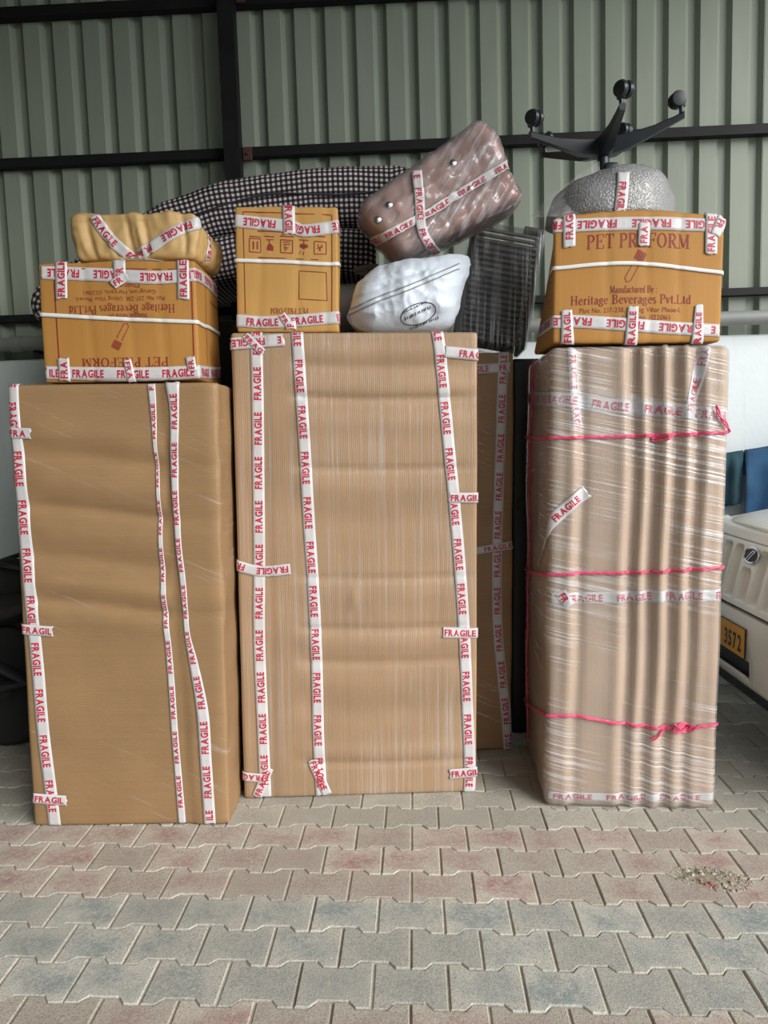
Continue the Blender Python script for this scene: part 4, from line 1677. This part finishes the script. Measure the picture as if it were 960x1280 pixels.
for (cx, cy) in ((566, 205), (588, 236), (486, 257), (472, 276)):
    p = SoftPath(S[0], MBN, [(cx - 4, cy), (cx + 4, cy - 2)], 0.02)
    if p.L > 0.005:
        mm = MB()
        mm.lathe([(0.016, 0), (0.014, 0.008), (0.006, 0.012)], Matrix.Translation(p.P(p.L / 2, 0, -0.004)) @ Matrix.Rotation(R(90), 4, 'X'), 12)
        mm.build('metal_stud', M['chrome'], TN, True)

# black slatted rack wrapped in film
ZR = 1.903
_a = onY(610, 440, 3.60)
MCR = Matrix.Translation((_a.x + 0.012, 3.745, ZR + 0.0)) @ Matrix.Rotation(R(10.5), 4, 'Y') @ Matrix.Rotation(R(-6), 4, 'X')
TCR = thing('slatted_rack', 'black slatted rack in clear film leaning beside the right printed carton', 'rack', MCR)
CW, CH, CDp = 0.335, 0.555, 0.17
m = MB()
m.box((-CW / 2 + 0.012, 0, CH / 2 + .012), (0.022, CDp, CH), bevel=0.004)
m.build('side_frame', M['black_plastic'], TCR)
m = MB()
m.box((CW / 2 - 0.012, 0, CH / 2 + .012), (0.022, CDp, CH), bevel=0.004)
m.build('side_frame', M['black_plastic'], TCR)
m = MB()
m.box((0, CDp / 2 - 0.006, CH / 2 + .012), (CW - .05, 0.008, CH - 0.02))
m.build('back_panel', M['black_plastic'], TCR)
sl = None
for k in range(20):
    if sl is None:
        m = MB()
        m.box((0, 0, 0), (CW - 0.05, 0.018, 0.014), bevel=0.003)
        sl = m.build('slat', M['slat'], TCR)
    else:
        s2 = sl.copy()
        link(s2, TCR)
    (sl if k == 0 else s2).location = (0, -CDp / 2 + 0.012, 0.032 + k * (CH - 0.045) / 19)
for sx in (-1, 1):
    m = MB()
    m.tube([(sx * 0.12 - .045, -0.05, CH + .022), (sx * 0.12 + .045, -0.05, CH + .022)], 0.021, 14)
    m.build('end_roller', M['slat'], TCR, True)
BCR = Box(CW + 0.02, CDp + 0.035, CH + 0.022, MCR, 0.03, lambda p, n: 0.006 * nz(p, 7.0, 2.0))
vs, fs = BCR.mesh(0.02)
mesh_obj('stretch_film', vs, fs, M['film_crate'], TCR, True)

# office chair standing on its seat, star base up, seat in bubble wrap
CHX, CHY, CHZ = 0.935, 3.235, 2.330
MCH = Matrix.Translation((CHX, CHY, CHZ))
TCH = thing('office_chair', 'upside-down black office chair with five casters, seat in bubble wrap', 'chair', MCH)


def dome(off, seed, sc=1.0):
    vs, fs = [], []
    nu, nv = 44, 16
    for j in range(nv + 1):
        t = j / nv
        for i in range(nu):
            a = 2 * math.pi * i / nu
            rr = math.cos(t * math.pi / 2) ** 0.55
            z = math.sin(t * math.pi / 2) ** 0.85
            x = math.cos(a) * rr * 0.248 * (1 + .04 * math.cos(2 * a))
            y = math.sin(a) * rr * 0.205
            v = Vector((x * sc + 0.012 * z, y * sc, 0.008 + z * (0.205 + 0.02 * math.cos(a + .4)) * sc))
            v += v.normalized() * (0.014 * noise.noise(v * 7 + Vector((seed, 0, 0))) + 0.006 * noise.noise(v * 22) + off)
            v.z = max(0.004, v.z)
            vs.append(v)
    for j in range(nv):
        for i in range(nu):
            i2 = (i + 1) % nu
            fs.append((j * nu + i, j * nu + i2, (j + 1) * nu + i2, (j + 1) * nu + i))
    fs.append(tuple(range(nu - 1, -1, -1)))
    fs.append(tuple(nv * nu + i for i in range(nu)))
    return vs, fs


vs, fs = dome(0.0, 0, 0.90)
mesh_obj('seat', vs, fs, M['chair_black'], TCH, True)
vs, fs = dome(0.0, 0)
mesh_obj('bubble_wrap', vs, fs, M['bubble'], TCH, True)
bvd = BVHTree.FromPolygons([tuple(v) for v in vs], fs)
fragile((bvd, MCH), TCH, [(779, 216), (778, 235), (776, 255), (774, 272)], first=(778, 228), off=0.005, width=0.046)
# loose end of clear film on the left of the seat
vs, fs = [], []
for i in range(15):
    for j in range(9):
        u, v = i / 14, j / 8
        x = -0.335 + 0.27 * u
        z = 0.006 + v * (0.03 + 0.21 * u ** 0.8) + 0.010 * noise.noise(Vector((u * 6, v * 5, 2)))
        vs.append((x, -0.16 + 0.10 * v + 0.018 * noise.noise(Vector((u * 7, v * 6, 0))), z))
for i in range(14):
    for j in range(8):
        a = i * 9 + j
        fs.append((a, a + 9, a + 10, a + 1))
o = mesh_obj('loose_film', vs, fs, film('film_loose', (0, R(50), 0), (6, 6, 30), (0.45, 0.7), 0.10, 0.45, 0.3), TCH, True)
hub = onY(752, 186, CHY) - MCH.translation
m = MB()
m.tube([(hub.x + 0.012, 0, 0.20), (hub.x + 0.006, 0, hub.z - 0.02)], 0.024, 16)
m.build('gas_lift', M['chair_black'], TCH, True)
m = MB()
m.box((hub.x + 0.035, -0.01, hub.z - 0.085), (0.06, 0.05, 0.05), bevel=0.012)
m.build('lift_collar', M['chair_black'], TCH, True)
HM = Matrix.Translation(hub) @ Euler((R(5.0), R(-6.0), 0), 'XYZ').to_matrix().to_4x4()
m = MB()
m.lathe([(0.030, -0.035), (0.048, -0.028), (0.056, 0.0), (0.050, 0.03), (0.034, 0.042)], HM, 20)
m.build('base_hub', M['chair_black'], TCH, True)


def arm_geo():
    m = MB()
    secs = [(0.03, 0.030, -0.030, 0.034), (0.10, 0.027, -0.022, 0.036), (0.20, 0.020, 0.012, 0.046), (0.28, 0.016, 0.040, 0.064), (0.315, 0.013, 0.052, 0.076)]
    vs, fs = [], []
    for (x, hw, z0, z1) in secs:
        vs += [(x, -hw, z1 - .006), (x, -hw * .6, z1), (x, hw * .6, z1), (x, hw, z1 - .006), (x, hw * .75, z0), (x, -hw * .75, z0)]
    for i in range(len(secs) - 1):
        for k in range(6):
            k2 = (k + 1) % 6
            fs.append((i * 6 + k, (i + 1) * 6 + k, (i + 1) * 6 + k2, i * 6 + k2))
    fs.append((0, 1, 2, 3, 4, 5))
    e = (len(secs) - 1) * 6
    fs.append((e + 5, e + 4, e + 3, e + 2, e + 1, e))
    m.add(vs, fs)
    return m


def caster_geo():
    m = MB()
    m.tube([(0.304, 0, 0.068), (0.304, 0, 0.098)], 0.009, 8)
    for sy in (-1, 1):
        M4 = Matrix.Translation((0.318, sy * 0.017, 0.120)) @ Matrix.Rotation(R(90), 4, 'X')
        m.lathe([(0.016, -0.013), (0.027, -0.011), (0.031, 0.0), (0.027, 0.011), (0.016, 0.013)], M4, 18)
    m.box((0.304, 0, 0.112), (0.036, 0.016, 0.042), bevel=0.006)
    return m


arm0 = None
for k in range(5):
    az = 268 + 72 * k
    if arm0 is None:
        arm0 = arm_geo().build('base_arm', M['chair_black'], TCH, True)
        cas0 = caster_geo().build('caster', M['chair_black'], arm0, True)
        a_, c_ = arm0, cas0
    else:
        a_ = arm0.copy()
        link(a_, TCH)
        c_ = cas0.copy()
        link(c_, a_)
    a_.matrix_local = HM @ Matrix.Rotation(R(az), 4, 'Z')
    c_.matrix_local = Matrix.Translation((0.304, 0, 0)) @ Matrix.Rotation(R((35, 200, 80, 150, 120)[k]), 4, 'Z') @ Matrix.Translation((-0.304, 0, 0))

#==CAR==
CE = onY(948, 695, 3.40)
CA = Vector((-0.02, -1.0, 0)).normalized()
CB = Vector((1.0, -0.02, 0)).normalized()
MCAR = Matrix(((CA.x, CB.x, 0, CE.x), (CA.y, CB.y, 0, CE.y), (0, 0, 1, 0), (0, 0, 0, 1)))
TCAR = thing('car', 'cream white car with a yellow number plate parked behind the right package', 'car', MCAR)


def corner(lx):
    return 0.30 * (abs(lx) / 0.84) ** 5


def strip_panel(name, prof, x0, x1, mat, parent, nx=24, thick=0.02, cf=1.0):
    """prof: (ly, z) from top to bottom, swept across the car and wrapped round the corners"""
    vs, fs = [], []
    for i in range(nx + 1):
        lx = x0 + (x1 - x0) * i / nx
        vs += [(lx, y + corner(lx) * cf, z) for y, z in prof]
    n = len(prof)
    for i in range(nx):
        for k in range(n - 1):
            fs.append((i * n + k, i * n + k + 1, (i + 1) * n + k + 1, (i + 1) * n + k))
    o = mesh_obj(name, vs, fs, mat, parent, True)
    try:
        o.data.set_sharp_from_angle(angle=R(50))
    except Exception:
        pass
    md = o.modifiers.new('thickness', 'SOLIDIFY')
    md.thickness = thick
    md.offset = -1
    return o


# hood: crowned panel with a rounded front lip
vs, fs = [], []
NXH, NYH = 28, 20
for i in range(NXH + 1):
    lx = -0.66 + 1.32 * i / NXH
    for j in range(NYH + 1):
        t = j / NYH
        ly0 = 0.03 + 0.9 * abs(lx / 0.66) ** 6 * 0.14 + 0.06 * (lx / .66) ** 2
        ly = ly0 + (1.12 - ly0) * t ** 1.6
        z = 1.060 + 0.035 * (1 - math.exp(-(ly - ly0) / 0.06)) + 0.055 * ly - 0.03 * (lx / 0.66) ** 4
        vs.append((lx, ly, z))
for i in range(NXH):
    for j in range(NYH):
        a = i * (NYH + 1) + j
        fs.append((a, a + NYH + 1, a + NYH + 2, a + 1))
o = mesh_obj('hood', vs, fs, M['car_white'], TCAR, True)
md = o.modifiers.new('thickness', 'SOLIDIFY')
md.thickness = 0.016
md.offset = -1
strip_panel('nose_panel', [(0.10, 1.058), (0.03, 1.052), (0.012, 1.040), (0.0, 1.005), (0.012, 0.99)], -0.70, 0.70, M['car_white'], TCAR, cf=.5)
# grille: one moulded panel with sunken slots
GX0, GX1, GZ0, GZ1 = -0.46, 0.46, 0.712, 0.998
slots = []
for k in range(-3, 4):
    c = k * 0.122 - 0.022
    slots.append((c, 0.043 if k else 0.048, GZ0 + 0.022, (0.980 if k else 0.888)))


def slot_mask(x, z):
    d = 0.0
    for c, hw, za, zb in slots:
        dx = abs(x - c)
        if dx > hw + 0.012:
            continue
        rr = 0.028
        top = zb - rr * (1 - math.sqrt(max(0.0, 1 - min(1.0, max(0.0, dx - (hw - rr)) / rr) ** 2)))
        k = smooth01((hw + 0.004 - dx) / 0.010) * smooth01((top - z) / 0.012) * smooth01((z - za) / 0.03)
        d = max(d, k)
    return d


vs, fs = [], []
NGX, NGZ = 200, 60
for i in range(NGX + 1):
    x = GX0 + (GX1 - GX0) * i / NGX
    for j in range(NGZ + 1):
        z = GZ0 + (GZ1 - GZ0) * j / NGZ
        base = 0.004 - 0.070 * ((GZ1 - z) / (GZ1 - GZ0)) ** 0.9
        e = min(1, (GZ1 - z) / 0.012, (x - GX0) / .02, (GX1 - x) / .02)
        vs.append((x, base - 0.012 * math.sqrt(max(0, e)) + 0.045 * slot_mask(x, z) + corner(x) * .5, z))
for i in range(NGX):
    for j in range(NGZ):
        a = i * (NGZ + 1) + j
        fs.append((a, a + NGZ + 1, a + NGZ + 2, a + 1))
mesh_obj('grille', vs, fs, M['car_white'], TCAR, True)
for sx in (-1, 1):
    m = MB()
    m.box((sx * 0.57, 0.055, 0.88), (0.18, 0.08, 0.2), bevel=0.03)
    m.build('headlamp', M['glass'], TCAR, True)
m = MB()
m.box((0, 0.09, 0.88), (1.36, 0.03, 0.34))
m.build('radiator_support', M['car_dark'], TCAR)
# emblem
ME_ = Matrix.Translation((0, -0.024, 0.945)) @ Matrix.Rotation(R(90), 4, 'X') @ Matrix.Rotation(R(-16), 4, 'X')
m = MB()
m.lathe([(0.070, 0.0), (0.070, 0.004), (0.062, 0.006)], ME_ @ Matrix.Diagonal((1, 0.52, 1, 1)), 28)
eb = m.build('emblem', M['car_dark'], TCAR, True)
m = MB()
m.tube([ME_ @ Vector((0.068 * math.cos(R(a)), 0.035 * math.sin(R(a)), 0.006)) for a in range(0, 361, 12)], 0.0062, 6, False)
for dx, top in ((-0.018, .0), (0.004, .0)):
    m.tube([ME_ @ Vector((dx - 0.020 + 0.036 * t + 0.010 * t * t, -0.024 + 0.048 * t, 0.007)) for t in [i / 8 for i in range(9)]], 0.0036, 6)
m.tube([ME_ @ Vector((0.004 + 0.020 * t, 0.024 - 0.05 * t * t * .3, 0.007)) for t in [i / 6 for i in range(7)]], 0.003, 6)
m.build('emblem_mark', M['chrome'], eb, True)
# bumper with a long dark opening; the panel is built round it
BPROF = [(-0.050, 0.700), (-0.074, 0.690), (-0.086, 0.655), (-0.090, 0.60), (-0.090, 0.500), (-0.086, 0.420), (-0.074, 0.385), (-0.05, 0.362), (0.03, 0.35)]
OX0, OX1 = -0.50, 0.145
xs = [-0.80 + 0.30 * i / 8 for i in range(8)] + [OX0 + (OX1 - OX0) * i / 12 for i in range(13)] + [OX1 + (0.80 - OX1) * i / 14 for i in range(1, 15)]
vs, fs = [], []
n = len(BPROF)
for lx in xs:
    vs += [(lx, y + corner(lx) * 1.15, z) for y, z in BPROF]
for i in range(len(xs) - 1):
    for k in range(n - 1):
        if k == 4 and OX0 - 1e-6 <= xs[i] and xs[i + 1] <= OX1 + 1e-6:
            continue
        fs.append((i * n + k, i * n + k + 1, (i + 1) * n + k + 1, (i + 1) * n + k))
bp_ = mesh_obj('bumper', vs, fs, M['car_white'], TCAR, True)
bp_.data.set_sharp_from_angle(angle=R(40))
md = bp_.modifiers.new('thickness', 'SOLIDIFY')
md.thickness = 0.012
md.offset = -1
m = MB()
m.box(((OX0 + OX1) / 2, -0.045, 0.46), (OX1 - OX0 + 0.03, 0.03, 0.12))
m.build('bumper_opening', M['car_dark'], bp_)
m = MB()
m.box((0, 0.02, 0.33), (1.1, 0.12, 0.05), bevel=0.01)
m.build('under_tray', M['car_dark'], TCAR)
# number plate
PLX0, PLX1, PLZ0, PLZ1 = -0.387, 0.113, 0.508, 0.636
m = MB()
m.box(((PLX0 + PLX1) / 2, -0.096, (PLZ0 + PLZ1) / 2), (PLX1 - PLX0 + .008, 0.006, PLZ1 - PLZ0 + .008), bevel=0.002)
pl_ = m.build('number_plate', M['car_dark'], TCAR)
m = MB()
m.box(((PLX0 + PLX1) / 2, -0.0995, (PLZ0 + PLZ1) / 2), (PLX1 - PLX0, 0.003, PLZ1 - PLZ0))
m.build('plate_face', M['plate_yellow'], pl_)
W, gl = text2d('3572', 'sans', 0.025, 0.22)
vs, fs = [], []
for (x0, w, gv, gf) in gl:
    b = len(vs)
    vs += [(-0.086 + (x0 + x) * 0.172 / W, -0.1022, 0.530 + y * 0.074) for x, y in gv]
    fs += [tuple(i + b for i in f) for f in gf]
mesh_obj('plate_lettering', vs, fs, M['ink'], pl_)
# sides, cabin, wheels
for sx in (-1, 1):
    poly = [(0.18, 0.36), (0.16, 0.70), (0.10, 1.02), (0.5, 1.10), (1.15, 1.16), (3.9, 1.12), (4.05, 0.9), (4.05, 0.42), (3.62, 0.42)]
    poly += [(3.25 + 0.37 * math.cos(R(a)), 0.36 + 0.37 * math.sin(R(a))) for a in range(10, 171, 20)]
    poly += [(2.88, 0.40), (1.05, 0.40)]
    poly += [(0.68 + 0.37 * math.cos(R(a)), 0.36 + 0.37 * math.sin(R(a))) for a in range(6, 175, 20)]
    m = MB()
    m4 = Matrix(((0, 0, 1, 0), (1, 0, 0, 0), (0, 1, 0, 0), (0, 0, 0, 1)))
    xa, xb = (0.66, 0.77) if sx > 0 else (-0.77, -0.66)
    m.prism(poly, xa, xb, m4)
    m.build('side_panel', M['car_white'], TCAR)
    for ly in (0.68, 3.25):
        m = MB()
        W4 = Matrix.Translation((sx * 0.675, ly, 0.345)) @ Matrix.Rotation(R(90), 4, 'Y')
        m.lathe([(0.19, -0.09), (0.30, -0.095), (0.335, -0.07), (0.345, 0), (0.335, 0.07), (0.30, 0.095), (0.19, 0.09)], W4, 28)
        wh = m.build('wheel', M['rubber'], TCAR, True)
        m = MB()
        m.lathe([(0.20, -0.094), (0.185, -0.06), (0.06, -0.07), (0.06, 0.07), (0.185, 0.06), (0.20, 0.094)], W4, 20)
        m.build('wheel_rim', M['pipe'], wh, True)
m = MB()
m.box((0, 2.0, 0.60), (1.30, 3.6, 0.42))
m.build('chassis', M['car_dark'], TCAR)
m = MB()
poly = [(1.10, 1.15), (1.55, 1.74), (3.7, 1.78), (3.95, 1.12)]
m.prism(poly, -0.70, 0.70, Matrix(((0, 0, 1, 0), (1, 0, 0, 0), (0, 1, 0, 0), (0, 0, 0, 1))))
m.build('cabin', M['car_white'], TCAR)
m = MB()
m.prism([(1.16, 1.20), (1.52, 1.68), (1.50, 1.70), (1.13, 1.215)], -0.62, 0.62, Matrix(((0, 0, 1, 0), (1, 0, 0, -0.02), (0, 1, 0, 0.02), (0, 0, 0, 1))))
m.build('windscreen', M['glass'], TCAR)
for sx in (-1, 1):
    m = MB()
    m.prism([(1.42, 1.2), (1.72, 1.68), (3.55, 1.70), (3.75, 1.2)], sx * 0.705 - 0.006, sx * 0.705 + 0.006, Matrix(((0, 0, 1, 0), (1, 0, 0, 0), (0, 1, 0, 0), (0, 0, 0, 1))))
    m.build('side_window', M['glass'], TCAR)

# garments on a line behind the car
LY = 4.385
za = onY(916, 567, LY)
zb = onY(960, 560, LY)
m = MB()
ln = [(1.20, 4.455, 1.50), (1.45, 4.40, 1.435), (za.x, LY, za.z), (zb.x, LY, zb.z), (2.6, 4.36, 1.47), (3.1, 4.37, 1.56)]
m.tube(ln, 0.004, 6)
tag(m.build('washing_line', M['rope_grey'], None, True), 'thin line stretched along the white wall behind the car', 'line')


def garment(name, label, x0, x1, drop, mat, seed, dy, taper=0.0):
    vs, fs = [], []
    nx, nzv = 16, 22
    for i in range(nx + 1):
        u = i / nx
        for j in range(-8, nzv + 1):
            v = j / nzv
            x = x0 + (x1 - x0) * u + taper * max(0, v) * (0.5 - u)
            zt = za.z + (zb.z - za.z) * (x - za.x) / (zb.x - za.x)
            f = 0.016 * math.sin(u * 13 + seed + 1.2 * abs(v)) * min(1, abs(v) * 3) + 0.012 * noise.noise(Vector((u * 4, v * 3, seed)))
            side = -1 if j >= 0 else 1
            r = 0.008
            y = LY + dy + side * (r + min(1, abs(v) * 5) * 0.012) + f * .9
            vs.append((x, y, zt + r - abs(v) * drop * (1 if j >= 0 else 1.0)))
    m = nzv + 9
    for i in range(nx):
        for j in range(m - 1):
            a = i * m + j
            fs.append((a, a + m, a + m + 1, a + 1))
    t = thing(name, label, 'garment', Matrix.Translation(((x0 + x1) / 2, LY, za.z)))
    o = mesh_obj('cloth', [Vector(v) - Vector(((x0 + x1) / 2, LY, za.z)) for v in vs], fs, mat, t, True)
    md = o.modifiers.new('thickness', 'SOLIDIFY')
    md.thickness = 0.004
    m2 = MB()
    hz = -drop + 0.012
    m2.tube([((x1 - x0) * (k / 8 - .5) * .96, vs[int(k / 8 * nx) * m + m - 1][1] - LY - .004, hz + (zb.z - za.z) * ((x1 - x0) * (k / 8)) / (zb.x - za.x)) for k in range(9)], 0.004, 6)
    m2.build('hem', mat, t, True)
    return t


gx = onY(929, 565, LY).x
garment('hanging_garment', 'dark teal cloth hanging on the line, next to the right package', za.x - 0.12, gx - 0.005, 0.30, M['teal'], 1.0, 0.0)
garment('hanging_garment', 'blue denim garment hanging on the line above the car hood', gx + 0.004, gx + 0.36, 0.40, M['denim'], 4.0, 0.0)

#==MOTORCYCLE==
MMO = Matrix.Translation((-1.98, 3.66, 0))
TMO = thing('motorcycle', 'black motorcycle in deep shade beyond the leftmost package', 'motorcycle', MMO)
for wx, nm in ((0.12, 'rear_wheel'), (-1.16, 'front_wheel')):
    m = MB()
    W4 = Matrix.Translation((wx, 0, 0.30)) @ Matrix.Rotation(R(90), 4, 'X')
    m.lathe([(0.22, -0.045), (0.27, -0.05), (0.295, -0.03), (0.30, 0), (0.295, 0.03), (0.27, 0.05), (0.22, 0.045)], W4, 28)
    wh = m.build(nm, M['rubber'], TMO, True)
    m = MB()
    m.lathe([(0.22, -0.03), (0.205, -0.03), (0.205, 0.03), (0.22, 0.03)], W4, 24)
    m.lathe([(0.05, -0.05), (0.05, 0.05)], W4, 14)
    for k in range(5):
        a = R(72 * k + 20)
        m.tube([(wx + 0.04 * math.cos(a), 0, 0.30 + 0.04 * math.sin(a)), (wx + 0.212 * math.cos(a), 0, 0.30 + 0.212 * math.sin(a))], 0.014, 6)
    m.build('wheel_spokes', M['car_dark'], wh)
m = MB()
m.tube([(-0.62, 0, 0.78), (-0.35, 0, 0.80), (-0.05, 0, 0.80), (0.2, 0, 0.83), (0.36, 0, 0.85)], [0.08, 0.11, 0.115, 0.10, 0.05], 14)
m.build('seat', M['rubber'], TMO, True)
m = MB()
m.tube([(-0.45, 0, 0.64), (-0.1, 0, 0.66), (0.2, 0, 0.71), (0.44, 0, 0.77)], [0.12, 0.125, 0.10, 0.035], 12)
m.build('tail_cowl', M['black_plastic'], TMO, True)
m = MB()
m.tube([(0.0, -0.12, 0.80), (0.05, -0.125, 0.89), (0.16, -0.125, 0.925), (0.28, -0.12, 0.90), (0.36, -0.09, 0.86), (0.42, 0, 0.85), (0.36, 0.09, 0.86), (0.28, 0.12, 0.90), (0.16, .125, .925), (0.05, .125, .89), (0, .12, .80)], 0.012, 8)
m.build('grab_rail', M['black_plastic'], TMO, True)
m = MB()
m.tube([(-0.98, 0, 0.80), (-0.85, 0, 0.86), (-0.7, 0, 0.87), (-0.5, 0, 0.80)], [0.06, 0.14, 0.15, 0.08], 14)
m.build('fuel_tank', M['black_plastic'], TMO, True)
m = MB()
m.box((-0.5, 0, 0.42), (0.38, 0.26, 0.34), bevel=0.05)
m.build('engine', M['car_dark'], TMO, True)
m = MB()
m.tube([(0.02, -0.12, 0.5), (0.3, -0.13, 0.36), (-0.0, -0.13, 0.3), (-0.4, -0.12, 0.24)], [0.03, 0.05, 0.045, 0.03], 10)
m.build('exhaust', M['car_dark'], TMO, True)
m = MB()
a_ = [(0.12 + 0.335 * math.cos(R(t)), 0, 0.30 + 0.335 * math.sin(R(t))) for t in range(20, 150, 10)]
m.tube(a_, 0.035, 8)
m.build('rear_mudguard', M['black_plastic'], TMO, True)
m = MB()
for sy in (-1, 1):
    m.tube([(-1.16, sy * 0.08, 0.30), (-0.92, sy * 0.08, 0.95)], 0.018, 8)
m.tube([(-1.08, -0.1, .95), (-.86, 0, 0.99), (-1.08, .1, .95)], 0.014, 6)
m.build('fork', M['car_dark'], TMO, True)
m = MB()
m.tube([(-0.78, -0.36, 1.03), (-0.86, -0.22, 1.04), (-0.92, 0, 0.99), (-0.86, 0.22, 1.04), (-0.78, 0.36, 1.03)], 0.013, 8)
m.build('handlebar', M['car_dark'], TMO, True)
m = MB()
m.tube([(-0.25, 0.0, 0.35), (-0.22, -0.16, 0.05), (-0.2, -0.22, 0.012)], 0.012, 8)
m.build('side_stand', M['car_dark'], TMO, True)
m = MB()
for sy in (-1, 1):
    m.tube([(0.12, sy * 0.10, 0.30), (-0.4, sy * 0.09, 0.36)], 0.02, 6)
    m.tube([(0.12, sy * 0.10, 0.30), (0.0, sy * 0.11, 0.68)], 0.022, 8)
m.build('swing_arm', M['car_dark'], TMO, True)

#==DEBRIS==
dc = onZ(882, 1098)
vs, fs, mi_ = [], [], []
rd = random.Random(21)
for k in range(900):
    a = rd.uniform(0, 2 * math.pi)
    rr = rd.random() ** 0.6
    x = dc.x + rr * 0.13 * math.cos(a) + rr * 0.02
    y = dc.y + rr * 0.075 * math.sin(a) - rr * 0.02 * math.cos(a)
    s_ = rd.uniform(0.0025, 0.007) * (1.4 - rr * .6) * (2.2 if rd.random() < 0.05 else 1)
    b = len(vs)
    top = Vector((x, y, s_ * 0.7))
    ring = [Vector((x + s_ * math.cos(t + a) * rd.uniform(.7, 1.3), y + s_ * math.sin(t + a) * rd.uniform(.7, 1.3), -0.003)) for t in (0, 1.26, 2.5, 3.77, 5.0)]
    vs += ring + [top]
    fs += [(b + i, b + (i + 1) % 5, b + 5) for i in range(5)]
    red = abs(x - dc.x + 0.01) < 0.03 and y < dc.y
    mi_ += [1 if (red and rd.random() < .7) else (2 if rd.random() < .3 else 0)] * 5
b0 = len(vs)
vs.append((dc.x, dc.y, 0.006))
ring = []
for k in range(24):
    a = 2 * math.pi * k / 24
    rr = 1 + 0.3 * noise.noise(Vector((math.cos(a) * 2, math.sin(a) * 2, 3)))
    vs.append((dc.x + 0.055 * rr * math.cos(a), dc.y + 0.025 * rr * math.sin(a) - .01 * math.cos(a), 0.003))
for k in range(24):
    a = 2 * math.pi * k / 24
    rr = 1 + 0.35 * noise.noise(Vector((math.cos(a) * 2, math.sin(a) * 2, 5)))
    vs.append((dc.x + 0.085 * rr * math.cos(a), dc.y + 0.04 * rr * math.sin(a) - .02 * math.cos(a), -0.002))
fs += [(b0, b0 + 1 + k, b0 + 1 + (k + 1) % 24) for k in range(24)]
fs += [(b0 + 1 + k, b0 + 25 + k, b0 + 25 + (k + 1) % 24, b0 + 1 + (k + 1) % 24) for k in range(24)]
mi_ += [0] * 48
o = mesh_obj('crumbled_soil', vs, fs, None, None, mats=[M['soil'], M['soil_red'], M['stone']], midx=mi_)
tag(o, 'crumbled soil and chips over a broken paving block on the right', 'debris', kind='stuff')
